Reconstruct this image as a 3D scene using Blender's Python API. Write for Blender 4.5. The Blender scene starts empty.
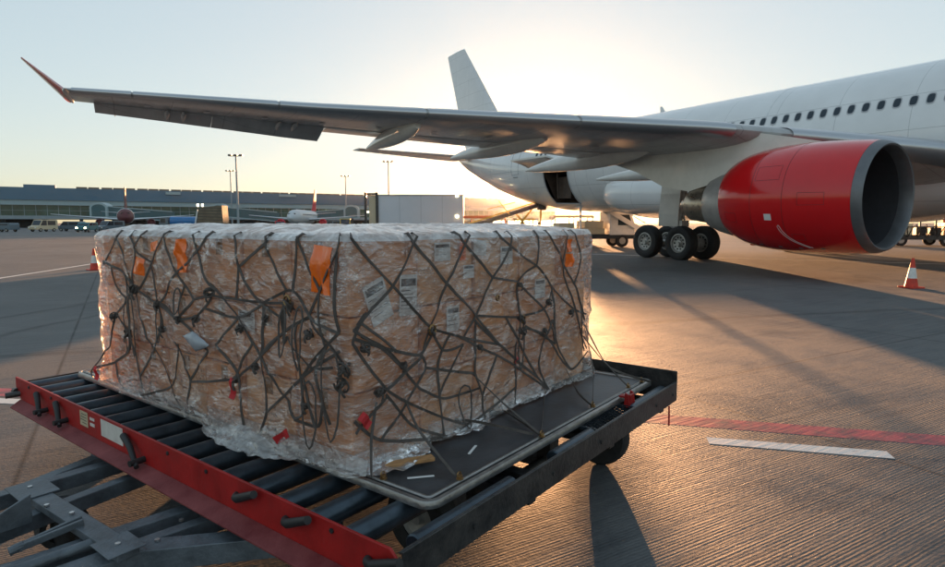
import bpy, bmesh, math, random
from mathutils import Vector, Matrix, noise
R = math.radians
rnd = random.Random(7)
scene = bpy.context.scene
COL = scene.collection

# ------------------------------------------------------------------ materials
MATS = {}
def mat(name, col, rough=.5, metal=0., var=.0, vscale=3., bump=0., bscale=40., emit=None, espec=None, coat=0., vcol=None, stretch=None):
    m = bpy.data.materials.new(name); m.use_nodes = True
    nt = m.node_tree; N = nt.nodes; L = nt.links
    b = N['Principled BSDF']
    b.inputs['Base Color'].default_value = (*col, 1)
    b.inputs['Roughness'].default_value = rough
    b.inputs['Metallic'].default_value = metal
    b.inputs['Coat Weight'].default_value = coat
    b.inputs['Coat Roughness'].default_value = .08
    if espec is not None: b.inputs['Specular IOR Level'].default_value = espec
    if emit:
        b.inputs['Emission Color'].default_value = (*emit[0], 1)
        b.inputs['Emission Strength'].default_value = emit[1]
    tc = N.new('ShaderNodeTexCoord'); mp = N.new('ShaderNodeMapping')
    L.new(tc.outputs['Object'], mp.inputs['Vector'])
    if stretch: mp.inputs['Scale'].default_value = stretch
    if var or vcol:
        n = N.new('ShaderNodeTexNoise'); n.inputs['Scale'].default_value = vscale
        n.inputs['Detail'].default_value = 6; n.inputs['Roughness'].default_value = .65
        L.new(mp.outputs[0], n.inputs['Vector'])
        cr = N.new('ShaderNodeValToRGB'); cr.color_ramp.elements[0].position = .3; cr.color_ramp.elements[1].position = .7
        c0 = [c*(1-var) for c in col]; c1 = vcol if vcol else [min(1, c*(1+var)) for c in col]
        cr.color_ramp.elements[0].color = (*c0, 1); cr.color_ramp.elements[1].color = (*c1, 1)
        L.new(n.outputs['Fac'], cr.inputs['Fac']); L.new(cr.outputs['Color'], b.inputs['Base Color'])
        mr = N.new('ShaderNodeMapRange'); mr.inputs['To Min'].default_value = max(0.02, rough-.12); mr.inputs['To Max'].default_value = min(1, rough+.15)
        L.new(n.outputs['Fac'], mr.inputs['Value']); L.new(mr.outputs[0], b.inputs['Roughness'])
    if bump:
        n2 = N.new('ShaderNodeTexNoise'); n2.inputs['Scale'].default_value = bscale; n2.inputs['Detail'].default_value = 4
        L.new(mp.outputs[0], n2.inputs['Vector'])
        bp = N.new('ShaderNodeBump'); bp.inputs['Strength'].default_value = bump; bp.inputs['Distance'].default_value = .01
        L.new(n2.outputs['Fac'], bp.inputs['Height']); L.new(bp.outputs[0], b.inputs['Normal'])
    MATS[name] = m
    return m

M_white = mat('aircraft_white_paint', (.80, .80, .80), .16, var=.05, vscale=.6, coat=.4)
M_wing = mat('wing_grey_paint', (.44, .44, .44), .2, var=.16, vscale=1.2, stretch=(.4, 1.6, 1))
M_lead = mat('polished_leading_edge', (.50, .51, .53), .3, metal=.85)
M_red = mat('engine_red_paint', (.66, .005, .008), .14, var=.06, vscale=1.2, coat=.5)
M_lip = mat('inlet_lip_metal', (.17, .175, .185), .42, metal=.6, var=.12, vscale=4)
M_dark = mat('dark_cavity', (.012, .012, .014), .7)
M_blade = mat('fan_blade_titanium', (.28, .26, .32), .35, metal=.8)
M_steel = mat('brushed_steel', (.5, .5, .5), .3, metal=.9, var=.2, vscale=8, bump=.1)
M_darksteel = mat('hot_section_metal', (.50, .42, .33), .28, metal=.9, var=.3, vscale=5)
M_nozzle = mat('nozzle_grey', (.46, .44, .42), .4, metal=.4, var=.15, vscale=4)
M_tyre = mat('tyre_rubber', (.022, .022, .023), .75, var=.35, vscale=14, bump=.3)
M_hub = mat('wheel_hub_grey', (.42, .41, .39), .4, metal=.5, var=.25, vscale=10)
M_glass = mat('window_glass', (.02, .035, .05), .08)
M_frame = mat('window_frame_grey', (.45, .46, .48), .4)
M_fair = mat('fairing_grey_paint', (.70, .67, .62), .15, var=.08, vscale=2, coat=.5)
M_doorin = mat('cargo_bay_brown', (.09, .06, .045), .7, var=.3, vscale=3)
M_line = mat('panel_line_grey', (.16, .17, .18), .5)
M_winglet = mat('winglet_red_paint', (.42, .03, .02), .25, coat=.3)
# --- dolly, pallet
M_dred = mat('dolly_red_paint', (.34, .006, .005), .5, var=.28, vscale=6, bump=.12, bscale=60)
def scratch(m, col=(.30, .20, .18)):
    nt = m.node_tree; N = nt.nodes; L = nt.links; b = N['Principled BSDF']; src = b.inputs['Base Color'].links[0].from_socket
    tc = N.new('ShaderNodeTexCoord'); mp = N.new('ShaderNodeMapping'); mp.inputs['Scale'].default_value = (1, 3, 14); mp.inputs['Rotation'].default_value = (.35, 0, 0); L.new(tc.outputs['Object'], mp.inputs['Vector'])
    n = N.new('ShaderNodeTexNoise'); n.inputs['Scale'].default_value = 9; n.inputs['Detail'].default_value = 8; n.inputs['Roughness'].default_value = .75; L.new(mp.outputs[0], n.inputs['Vector'])
    cr = N.new('ShaderNodeValToRGB'); cr.color_ramp.elements[0].position = .66; cr.color_ramp.elements[1].position = .72; L.new(n.outputs['Fac'], cr.inputs['Fac'])
    mx = N.new('ShaderNodeMix'); mx.data_type = 'RGBA'; L.new(cr.outputs[0], mx.inputs[0]); L.new(src, mx.inputs[6]); mx.inputs[7].default_value = (*col, 1); L.new(mx.outputs[2], b.inputs['Base Color'])
scratch(M_dred)
M_galv = mat('galvanised_beam', (.12, .14, .16), .48, metal=.35, var=.35, vscale=11, bump=.25, bscale=70)
M_dsteel = mat('worn_dark_steel', (.05, .055, .062), .38, metal=.5, var=.5, vscale=13, bump=.3, bscale=50, vcol=(.10, .095, .09))
M_roller = mat('roller_steel', (.06, .08, .10), .34, metal=.7, var=.3, vscale=9)
M_alu = mat('pallet_edge_aluminium', (.30, .29, .28), .34, metal=.8, var=.3, vscale=14, bump=.2, bscale=80)
M_palsheet = mat('pallet_sheet', (.075, .08, .088), .42, metal=.45, var=.4, vscale=6, bump=.15, bscale=30)
M_dredust = mat('dusty_red_paint', (.20, .012, .016), .7, var=.35, vscale=5, bump=.2, bscale=90, vcol=(.26, .06, .06))
M_black = mat('black_rubber_grip', (.015, .015, .016), .55)
M_sticker = mat('off_white_sticker', (.62, .60, .55), .5, var=.12, vscale=20)
M_cream = mat('cream_sticker', (.48, .40, .26), .5, var=.15, vscale=20)
M_ink = mat('printed_ink', (.05, .05, .06), .6)
M_redfab = mat('red_tag_fabric', (.5, .02, .025), .6, var=.2, vscale=20)
M_brass = mat('brass_ring', (.32, .20, .09), .4, metal=.9, var=.4, vscale=30)
M_strap = mat('net_webbing', (.082, .068, .060), .55, var=.35, vscale=30, bump=.5, bscale=300)
M_pouch = mat('grey_plastic_pouch', (.35, .38, .42), .3, var=.15, vscale=12)
M_orange = mat('orange_sticker', (1.0, .16, .0), .4, var=.10, vscale=12)
M_otape = mat('orange_film_tape', (1.0, .15, .0), .22, var=.12, vscale=9, bump=.8, bscale=22, coat=.5)
M_label = mat('white_paper_label', (.78, .78, .77), .5, var=.04)
M_tape = mat('packing_tape', (.30, .15, .06), .2, var=.1)
M_wood = mat('timber_block', (.42, .22, .09), .7, var=.3, vscale=8, stretch=(1, 6, 6))

def panel_lines(m, sx, sy, ax=('X', 'Y'), w=.012, dark=.45):
    nt = m.node_tree; N = nt.nodes; L = nt.links; b = N['Principled BSDF']; src = b.inputs['Base Color'].links[0].from_socket
    tc = N.new('ShaderNodeTexCoord'); sp = N.new('ShaderNodeSeparateXYZ'); L.new(tc.outputs['Object'], sp.inputs[0]); outs = []
    for a, s_ in zip(ax, (sx, sy)):
        p = N.new('ShaderNodeMath'); p.operation = 'PINGPONG'; p.inputs[1].default_value = s_/2; L.new(sp.outputs[a], p.inputs[0])
        q = N.new('ShaderNodeMath'); q.operation = 'LESS_THAN'; q.inputs[1].default_value = w; L.new(p.outputs[0], q.inputs[0]); outs.append(q.outputs[0])
    mxm = N.new('ShaderNodeMath'); mxm.operation = 'MAXIMUM'; L.new(outs[0], mxm.inputs[0]); L.new(outs[1], mxm.inputs[1])
    ml = N.new('ShaderNodeMath'); ml.operation = 'MULTIPLY'; ml.inputs[1].default_value = dark; L.new(mxm.outputs[0], ml.inputs[0])
    mx = N.new('ShaderNodeMix'); mx.data_type = 'RGBA'; L.new(ml.outputs[0], mx.inputs[0]); L.new(src, mx.inputs[6]); mx.inputs[7].default_value = (.12, .12, .13, 1); L.new(mx.outputs[2], b.inputs['Base Color'])
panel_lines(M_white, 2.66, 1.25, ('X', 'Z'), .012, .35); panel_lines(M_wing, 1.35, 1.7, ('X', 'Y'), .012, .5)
def cardboard(i, col):
    m = mat('cardboard_%d' % i, col, .7, var=.12, vscale=5)
    nt = m.node_tree; N = nt.nodes; L = nt.links; b = N['Principled BSDF']
    w = N.new('ShaderNodeTexWave'); w.bands_direction = 'Z'; w.inputs['Scale'].default_value = 26; w.inputs['Distortion'].default_value = 1.5
    w.inputs['Detail'].default_value = 3
    tc = N.new('ShaderNodeTexCoord'); L.new(tc.outputs['Object'], w.inputs['Vector'])
    bp = N.new('ShaderNodeBump'); bp.inputs['Strength'].default_value = .25; bp.inputs['Distance'].default_value = .003
    L.new(w.outputs['Fac'], bp.inputs['Height']); L.new(bp.outputs[0], b.inputs['Normal'])
    return m
M_card = [cardboard(i, c) for i, c in enumerate([(.80, .36, .16), (.84, .41, .19), (.74, .32, .14), (.85, .45, .23)])]

def film_mat(name, lo, hi, rough=.13):
    m = bpy.data.materials.new(name); m.use_nodes = True
    nt = m.node_tree; N = nt.nodes; L = nt.links
    for n in list(N): N.remove(n)
    out = N.new('ShaderNodeOutputMaterial')
    tc = N.new('ShaderNodeTexCoord')
    # wrinkle bump: two scales, slightly stretched along the wrap direction
    mp = N.new('ShaderNodeMapping'); mp.inputs['Scale'].default_value = (1, 1, 2.2)
    L.new(tc.outputs['Object'], mp.inputs['Vector'])
    n1 = N.new('ShaderNodeTexNoise'); n1.inputs['Scale'].default_value = 6; n1.inputs['Detail'].default_value = 5; n1.inputs['Distortion'].default_value = 1.6
    n2 = N.new('ShaderNodeTexNoise'); n2.inputs['Scale'].default_value = 19; n2.inputs['Detail'].default_value = 3; n2.inputs['Distortion'].default_value = 2.2
    try: n1.noise_type = 'RIDGED_MULTIFRACTAL'
    except Exception: pass
    L.new(mp.outputs[0], n1.inputs['Vector']); L.new(mp.outputs[0], n2.inputs['Vector'])
    b1 = N.new('ShaderNodeBump'); b1.inputs['Strength'].default_value = .8; b1.inputs['Distance'].default_value = .03
    b2 = N.new('ShaderNodeBump'); b2.inputs['Strength'].default_value = .6; b2.inputs['Distance'].default_value = .012
    L.new(n1.outputs['Fac'], b1.inputs['Height']); L.new(n2.outputs['Fac'], b2.inputs['Height']); L.new(b1.outputs[0], b2.inputs['Normal'])
    # opacity: cloudy patches + fine stretch lines
    n3 = N.new('ShaderNodeTexNoise'); n3.inputs['Scale'].default_value = 5; n3.inputs['Detail'].default_value = 7; n3.inputs['Distortion'].default_value = 1.2; n3.inputs['Roughness'].default_value = .7
    L.new(mp.outputs[0], n3.inputs['Vector'])
    w = N.new('ShaderNodeTexWave'); w.bands_direction = 'Z'; w.inputs['Scale'].default_value = 22; w.inputs['Distortion'].default_value = 7; w.inputs['Detail'].default_value = 3
    L.new(tc.outputs['Object'], w.inputs['Vector'])
    mr = N.new('ShaderNodeMapRange'); mr.inputs['From Min'].default_value = .38; mr.inputs['From Max'].default_value = .68
    mr.inputs['To Min'].default_value = lo; mr.inputs['To Max'].default_value = hi
    L.new(n3.outputs['Fac'], mr.inputs['Value'])
    m1 = N.new('ShaderNodeMath'); m1.operation = 'MULTIPLY_ADD'; m1.inputs[1].default_value = .05
    L.new(w.outputs['Fac'], m1.inputs[0]); L.new(mr.outputs[0], m1.inputs[2])
    # creases: thin white lines in the colour, standing in for highlights on folds
    n4 = N.new('ShaderNodeTexNoise'); n4.inputs['Scale'].default_value = 6; n4.inputs['Detail'].default_value = 4; n4.inputs['Distortion'].default_value = 2.6; n4.inputs['Roughness'].default_value = .6
    mpc = N.new('ShaderNodeMapping'); mpc.inputs['Scale'].default_value = (1, 1, 1.7); mpc.inputs['Rotation'].default_value = (.5, .4, .3); L.new(tc.outputs['Object'], mpc.inputs['Vector']); L.new(mpc.outputs[0], n4.inputs['Vector'])
    def mth(op, a, b_, cl=False):
        q = N.new('ShaderNodeMath'); q.operation = op; q.use_clamp = cl
        for i_, x_ in enumerate((a, b_)):
            if x_ is None: continue
            if isinstance(x_, (int, float)): q.inputs[i_].default_value = x_
            else: L.new(x_, q.inputs[i_])
        return q.outputs[0]
    pp_ = mth('PINGPONG', mth('MULTIPLY', n4.outputs['Fac'], 9.0), 1.0)
    cre = mth('MULTIPLY', mth('SUBTRACT', pp_, .86), 6.0, True)
    patch = mth('MULTIPLY', mth('SUBTRACT', n3.outputs['Fac'], .43), 5.0, True)
    crf = mth('MULTIPLY', mth('MULTIPLY', cre, patch), .8)
    m1b = mth('ADD', m1.outputs[0], crf, True)
    df = N.new('ShaderNodeBsdfDiffuse'); df.inputs['Color'].default_value = (.90, .89, .88, 1)
    tl = N.new('ShaderNodeBsdfTranslucent'); tl.inputs['Color'].default_value = (.80, .78, .74, 1)
    L.new(b2.outputs[0], df.inputs['Normal']); L.new(b2.outputs[0], tl.inputs['Normal'])
    mx = N.new('ShaderNodeMixShader'); mx.inputs[0].default_value = .45
    L.new(df.outputs[0], mx.inputs[1]); L.new(tl.outputs[0], mx.inputs[2])
    tr = N.new('ShaderNodeBsdfTransparent'); tr.inputs['Color'].default_value = (.95, .95, .96, 1)
    m2 = N.new('ShaderNodeMixShader'); L.new(m1b, m2.inputs[0]); L.new(tr.outputs[0], m2.inputs[1]); L.new(mx.outputs[0], m2.inputs[2])
    gl = N.new('ShaderNodeBsdfGlossy'); gl.inputs['Roughness'].default_value = rough; gl.inputs['Color'].default_value = (1, 1, 1, 1)
    L.new(b2.outputs[0], gl.inputs['Normal'])
    fr = N.new('ShaderNodeFresnel'); fr.inputs['IOR'].default_value = 1.55; L.new(b2.outputs[0], fr.inputs['Normal'])
    m3f = N.new('ShaderNodeMath'); m3f.operation = 'MULTIPLY_ADD'; m3f.inputs[1].default_value = 1.5; m3f.inputs[2].default_value = .06; m3f.use_clamp = True
    L.new(fr.outputs[0], m3f.inputs[0])
    patch2 = mth('ADD', mth('MULTIPLY', patch, .9), .35)
    gfac = mth('ADD', mth('MULTIPLY', m3f.outputs[0], patch2), mth('MULTIPLY', cre, .22), True)
    m3 = N.new('ShaderNodeMixShader'); L.new(gfac, m3.inputs[0]); L.new(m2.outputs[0], m3.inputs[1]); L.new(gl.outputs[0], m3.inputs[2])
    L.new(m3.outputs[0], out.inputs['Surface'])
    return m
M_film = film_mat('stretch_film', .03, .42)
M_filmtop = film_mat('lit_white_top_film', .55, .95, .3)  # layered top film, made more opaque and white for the light on top
M_filmloose = film_mat('loose_film', .30, .62)

# ------------------------------------------------------------------ mesh helpers
class MB:
    def __init__(s): s.v = []; s.f = []; s.m = []; s.mi = 0
    def add(s, vs, fs):
        o = len(s.v); s.v += [tuple(v) for v in vs]; s.f += [tuple(i+o for i in f) for f in fs]; s.m += [s.mi]*len(fs); return s
    def box(s, a, b, M=None):
        x0, y0, z0 = a; x1, y1, z1 = b
        vs = [Vector(p) for p in ((x0,y0,z0),(x1,y0,z0),(x1,y1,z0),(x0,y1,z0),(x0,y0,z1),(x1,y0,z1),(x1,y1,z1),(x0,y1,z1))]
        if M: vs = [M @ v for v in vs]
        return s.add(vs, [(0,3,2,1),(4,5,6,7),(0,1,5,4),(1,2,6,5),(2,3,7,6),(3,0,4,7)])
    def beam(s, p, q, w, h, up=(0,0,1)):
        p = Vector(p); q = Vector(q); d = (q-p).normalized(); up = Vector(up)
        sd = d.cross(up).normalized(); u = sd.cross(d)
        vs = []
        for c in (p, q):
            for a, b in ((-1,-1),(1,-1),(1,1),(-1,1)): vs.append(c + sd*a*w/2 + u*b*h/2)
        return s.add(vs, [(0,1,2,3),(7,6,5,4),(0,4,5,1),(1,5,6,2),(2,6,7,3),(3,7,4,0)])
    def prism(s, poly, a, b, axis='z'):
        n = len(poly)
        def P(u, v, t): return {'z': (u, v, t), 'y': (u, t, v), 'x': (t, u, v)}[axis]
        vs = [P(u, v, a) for u, v in poly] + [P(u, v, b) for u, v in poly]
        return s.add(vs, [tuple(range(n))[::-1], tuple(range(n, 2*n))] + [(i, (i+1) % n, (i+1) % n+n, i+n) for i in range(n)])
    def tube(s, pts, r, seg=10, cap=True):
        pts = [Vector(p) for p in pts]; n = len(pts)
        rs = r if isinstance(r, (list, tuple)) else [r]*n
        t0 = (pts[1]-pts[0]).normalized(); ref = Vector((0,0,1)) if abs(t0.z) < .9 else Vector((1,0,0))
        vs = []
        for i, p in enumerate(pts):
            t = ((pts[min(i+1, n-1)]-pts[max(i-1, 0)])).normalized()
            a = t.cross(ref).normalized(); b = a.cross(t)
            for k in range(seg):
                an = 2*math.pi*k/seg; vs.append(p + (a*math.cos(an)+b*math.sin(an))*rs[i])
        fs = [(i*seg+k, i*seg+(k+1) % seg, (i+1)*seg+(k+1) % seg, (i+1)*seg+k) for i in range(n-1) for k in range(seg)]
        if cap: fs += [tuple(range(seg))[::-1], tuple((n-1)*seg+k for k in range(seg))]
        return s.add(vs, fs)
    def lathe(s, prof, o=(0,0,0), ax='x', seg=48, closed=False):
        o = Vector(o); vs = []
        for (t, r) in prof:
            for k in range(seg):
                a = 2*math.pi*k/seg; c, d = math.cos(a)*r, math.sin(a)*r
                vs.append(o + Vector({'x': (t, c, d), 'y': (c, t, d), 'z': (c, d, t)}[ax]))
        n = len(prof)
        return s.add(vs, [(i*seg+k, i*seg+(k+1) % seg, (i+1)*seg+(k+1) % seg, (i+1)*seg+k) for i in range(n-1) for k in range(seg)])
    def loft(s, secs, cap=True, close=True):
        m = len(secs[0]); n = len(secs); vs = [p for q in secs for p in q]
        rng = range(m) if close else range(m-1)
        fs = [(i*m+k, i*m+(k+1) % m, (i+1)*m+(k+1) % m, (i+1)*m+k) for i in range(n-1) for k in rng]
        if cap: fs += [tuple(range(m))[::-1], tuple((n-1)*m+k for k in range(m))]
        return s.add(vs, fs)
    def disc(s, c, r, n, seg=24):
        c = Vector(c); n = Vector(n).normalized(); a = n.orthogonal().normalized(); b = n.cross(a)
        return s.add([c+(a*math.cos(2*math.pi*k/seg)+b*math.sin(2*math.pi*k/seg))*r for k in range(seg)], [tuple(range(seg))])
    def build(s, name, m, parent=None, smooth=False, bevel=0., loc=None, fix=True):
        me = bpy.data.meshes.new(name); me.from_pydata(s.v, [], s.f)
        ms = m if isinstance(m, (list, tuple)) else [m]
        for x in ms: me.materials.append(x)
        if len(ms) > 1:
            for i, p in enumerate(me.polygons): p.material_index = s.m[i]
        if fix:
            bm = bmesh.new(); bm.from_mesh(me); bmesh.ops.recalc_face_normals(bm, faces=bm.faces); bm.to_mesh(me); bm.free()
        if smooth:
            me.polygons.foreach_set('use_smooth', [True]*len(me.polygons))
            try: me.set_sharp_from_angle(angle=R(38))
            except Exception: pass
        o = bpy.data.objects.new(name, me); COL.objects.link(o)
        if parent: o.parent = parent
        if loc: o.location = loc
        if bevel:
            bv = o.modifiers.new('bevel', 'BEVEL'); bv.width = bevel; bv.segments = 2; bv.limit_method = 'ANGLE'; bv.angle_limit = R(40)
        return o

def tag(o, label=None, cat=None, group=None, kind=None):
    if label: o['label'] = label
    if cat: o['category'] = cat
    if group: o['group'] = group
    if kind: o['kind'] = kind
    return o
def empty(name, loc=(0,0,0), rz=0, rx=0, ry=0):
    o = bpy.data.objects.new(name, None); COL.objects.link(o); o.location = loc; o.rotation_euler = (rx, ry, rz); o.empty_display_size = .3
    return o
def kids(o): return [c for c in bpy.data.objects if c.parent == o]
def copy_tree(o, parent=None):
    c = o.copy(); COL.objects.link(c); c.parent = parent
    for ch in kids(o): copy_tree(ch, c)
    return c

# ------------------------------------------------------------------ world, sun, camera
SKY_GAMMA = .32
SUN_AZ, SUN_EL = R(6.0), R(3.6)
scene.world = bpy.data.worlds.new('World'); scene.world.use_nodes = True
wn = scene.world.node_tree; bg = wn.nodes['Background']
sky = wn.nodes.new('ShaderNodeTexSky'); sky.sky_type = 'NISHITA'; sky.sun_disc = False
sky.sun_elevation = SUN_EL; sky.sun_rotation = SUN_AZ; sky.air_density = 1.0; sky.dust_density = 0.6; sky.ozone_density = 2.4
gm = wn.nodes.new('ShaderNodeGamma'); gm.inputs[1].default_value = SKY_GAMMA
wn.links.new(sky.outputs[0], gm.inputs[0]); tn = wn.nodes.new('ShaderNodeMix'); tn.data_type = 'RGBA'; tn.blend_type = 'MULTIPLY'; tn.inputs[0].default_value = 1; tn.inputs[7].default_value = (.965, 1.0, .985, 1)
wn.links.new(gm.outputs[0], tn.inputs[6]); wn.links.new(tn.outputs[2], bg.inputs[0]); bg.inputs[1].default_value = .15
sl = bpy.data.lights.new('sun', 'SUN'); sl.energy = 4.6; sl.angle = R(.6); sl.color = (1, .50, .22)
so = bpy.data.objects.new('sun', sl); COL.objects.link(so); so.location = (20, 40, 30)
sd = Vector((math.sin(SUN_AZ)*math.cos(SUN_EL), math.cos(SUN_AZ)*math.cos(SUN_EL), math.sin(SUN_EL)))
so.rotation_euler = sd.to_track_quat('Z', 'Y').to_euler()
cd = bpy.data.cameras.new('camera'); cam = bpy.data.objects.new('camera', cd); COL.objects.link(cam)
cam.location = (0, 0, 1.6); cam.rotation_euler = (R(90)-math.atan(60.5/600), 0, 0)
cd.sensor_width = 36; cd.lens = 600/945*36; cd.clip_end = 9000; cd.clip_start = .05
scene.camera = cam
scene.render.resolution_x = 1024; scene.render.resolution_y = 614
vs_ = scene.view_settings; vs_.view_transform = 'Standard'; vs_.look = 'None'; vs_.gamma = 1; vs_.exposure = 2.0; vs_.use_curve_mapping = False
scene.cycles.transparent_max_bounces = 16

# ------------------------------------------------------------------ ground
GA = R(90-59.5)     # direction of the brushed grooves and of one family of slab joints
def ground_mat():
    m = bpy.data.materials.new('apron_concrete'); m.use_nodes = True
    nt = m.node_tree; N = nt.nodes; L = nt.links; b = N['Principled BSDF']
    tc = N.new('ShaderNodeTexCoord')
    rot = N.new('ShaderNodeMapping'); rot.vector_type = 'POINT'; rot.inputs['Rotation'].default_value = (0, 0, -GA)
    L.new(tc.outputs['Object'], rot.inputs['Vector'])
    sep = N.new('ShaderNodeSeparateXYZ'); L.new(rot.outputs[0], sep.inputs[0])
    def math_(op, a, b_=None, c=None, clamp=False):
        n = N.new('ShaderNodeMath'); n.operation = op; n.use_clamp = clamp
        for i, x in enumerate((a, b_, c)):
            if x is None: continue
            if isinstance(x, (int, float)): n.inputs[i].default_value = x
            else: L.new(x, n.inputs[i])
        return n.outputs[0]
    def tex(scale, detail=5, st=(1, 1, 1), dist=0, rough=.6):
        mp = N.new('ShaderNodeMapping'); mp.inputs['Scale'].default_value = st; L.new(rot.outputs[0], mp.inputs['Vector'])
        n = N.new('ShaderNodeTexNoise'); n.inputs['Scale'].default_value = scale; n.inputs['Detail'].default_value = detail
        n.inputs['Distortion'].default_value = dist; n.inputs['Roughness'].default_value = rough
        L.new(mp.outputs[0], n.inputs['Vector']); return n.outputs['Fac']
    # joints (5.08 m slabs)
    def joint(ax, off, wd):
        t = math_('ADD', ax, off); t = math_('PINGPONG', t, 2.54)       # 0 at each joint
        w = math_('MULTIPLY_ADD', tex(3, 3), .008, wd)
        return math_('SUBTRACT', 1, math_('SMOOTH_MIN', math_('DIVIDE', t, w), 1, .2), clamp=True)
    jx = joint(sep.outputs[0], .63-.0, .022)
    jy = joint(sep.outputs[1], 1.1, .018)
    jt = math_('MAXIMUM', jx, jy)
    # colour: blotches, streaks, wear
    big = tex(.16, 6); mid = tex(1.2, 7, dist=.6); strk = tex(1.1, 6, (1, 14, 1)); fine = tex(38, 3)
    s = math_('MULTIPLY_ADD', big, .7, math_('MULTIPLY', mid, .5)); s = math_('MULTIPLY_ADD', strk, .55, s); s = math_('MULTIPLY_ADD', fine, .25, s)
    cr = N.new('ShaderNodeValToRGB'); e = cr.color_ramp.elements
    e[0].position = .72; e[0].color = (.035, .041, .048, 1); e[1].position = 1.28 if False else 1.0; e[1].color = (.120, .120, .120, 1)
    L.new(math_('MULTIPLY', s, .97), cr.inputs['Fac'])
    # oil spots
    vo = N.new('ShaderNodeTexVoronoi'); vo.inputs['Scale'].default_value = .8; vo.inputs['Randomness'].default_value = 1; L.new(rot.outputs[0], vo.inputs['Vector'])
    spot = math_('LESS_THAN', math_('ADD', vo.outputs['Distance'], math_('MULTIPLY', mid, .12)), .105)
    tm_ = 0
    for (ax_, ay_, off_, wd_) in ((.93, .37, 3.1, .13), (.93, .37, 4.9, .13), (.25, .97, -9.2, .16), (.78, -.62, 7.0, .15), (.78, -.62, 8.5, .15)):
        t_ = math_('ADD', math_('ADD', math_('MULTIPLY', sep.outputs[0], ax_), math_('MULTIPLY', sep.outputs[1], ay_)), off_)
        t_ = math_('ABSOLUTE', math_('ADD', t_, math_('MULTIPLY', big, 1.6)))
        t_ = math_('MULTIPLY', math_('SUBTRACT', 1, math_('DIVIDE', t_, wd_), clamp=True), 1.0)
        tm_ = math_('MAXIMUM', tm_, t_)
    tm_ = math_('MULTIPLY', math_('MULTIPLY', tm_, strk, clamp=True), 1.1, clamp=True)
    dk = math_('MAXIMUM', math_('MULTIPLY', jt, .9), math_('MAXIMUM', math_('MULTIPLY', spot, .35), tm_))
    mx = N.new('ShaderNodeMix'); mx.data_type = 'RGBA'; L.new(dk, mx.inputs[0]); L.new(cr.outputs[0], mx.inputs[6]); mx.inputs[7].default_value = (.02, .02, .021, 1)
    L.new(mx.outputs[2], b.inputs['Base Color'])
    # roughness
    mr = N.new('ShaderNodeMapRange'); mr.inputs['From Min'].default_value = .3; mr.inputs['From Max'].default_value = .7
    mr.inputs['To Min'].default_value = .60; mr.inputs['To Max'].default_value = .80; L.new(mid, mr.inputs['Value']); L.new(mr.outputs[0], b.inputs['Roughness'])
    b.inputs['Specular IOR Level'].default_value = .42
    # brushed grooves
    wv = N.new('ShaderNodeTexWave'); wv.bands_direction = 'Y'; wv.inputs['Scale'].default_value = 15; wv.inputs['Distortion'].default_value = 1.6
    wv.inputs['Detail'].default_value = 3; wv.inputs['Detail Scale'].default_value = .6; L.new(rot.outputs[0], wv.inputs['Vector'])
    g2 = tex(70, 5, (.018, 1, 1))
    wear = math_('MULTIPLY_ADD', math_('SUBTRACT', mid, .38), 3.2, .25, clamp=True)
    h = math_('MULTIPLY', math_('MULTIPLY_ADD', g2, 1.5, math_('MULTIPLY', wv.outputs['Fac'], .34)), math_('MULTIPLY_ADD', wear, .75, .25)); h = math_('MULTIPLY_ADD', fine, .9, h)
    
    bp = N.new('ShaderNodeBump'); bp.inputs['Strength'].default_value = .8; bp.inputs['Distance'].default_value = .006
    L.new(h, bp.inputs['Height']); L.new(bp.outputs[0], b.inputs['Normal'])
    return m
M_ground = ground_mat()
g = MB(); g.add([(-4000,-800,0),(4000,-800,0),(4000,6000,0),(-4000,6000,0)], [(0,1,2,3)])
tag(g.build('ground', M_ground), kind='structure')

def paint_mat(name, col, wear):
    m = mat(name, col, .55); nt = m.node_tree; N = nt.nodes; L = nt.links; b = N['Principled BSDF']
    tc = N.new('ShaderNodeTexCoord')
    rot = N.new('ShaderNodeMapping'); rot.inputs['Rotation'].default_value = (0, 0, -GA); L.new(tc.outputs['Object'], rot.inputs['Vector'])
    mp = N.new('ShaderNodeMapping'); mp.inputs['Scale'].default_value = (1, 1.6, 1); L.new(rot.outputs[0], mp.inputs['Vector'])
    n = N.new('ShaderNodeTexNoise'); n.inputs['Scale'].default_value = 5; n.inputs['Detail'].default_value = 7; n.inputs['Roughness'].default_value = .7
    L.new(mp.outputs[0], n.inputs['Vector'])
    cr = N.new('ShaderNodeValToRGB'); cr.color_ramp.elements[0].position = wear-.12; cr.color_ramp.elements[1].position = wear+.16
    cr.color_ramp.elements[0].color = (.05, .055, .06, 1); cr.color_ramp.elements[1].color = (*col, 1)
    L.new(n.outputs['Fac'], cr.inputs['Fac']); L.new(cr.outputs[0], b.inputs['Base Color'])
    n2 = N.new('ShaderNodeTexNoise'); n2.inputs['Scale'].default_value = 26; n2.inputs['Detail'].default_value = 4
    mp2 = N.new('ShaderNodeMapping'); mp2.inputs['Scale'].default_value = (.1, 1, 1); L.new(rot.outputs[0], mp2.inputs['Vector']); L.new(mp2.outputs[0], n2.inputs['Vector'])
    bp = N.new('ShaderNodeBump'); bp.inputs['Strength'].default_value = .6; bp.inputs['Distance'].default_value = .006
    L.new(n2.outputs['Fac'], bp.inputs['Height']); L.new(bp.outputs[0], b.inputs['Normal'])
    return m
M_pred = paint_mat('worn_red_line_paint', (.46, .07, .085), .42)
M_pwhite = paint_mat('worn_white_line_paint', (.66, .66, .64), .30)
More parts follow.
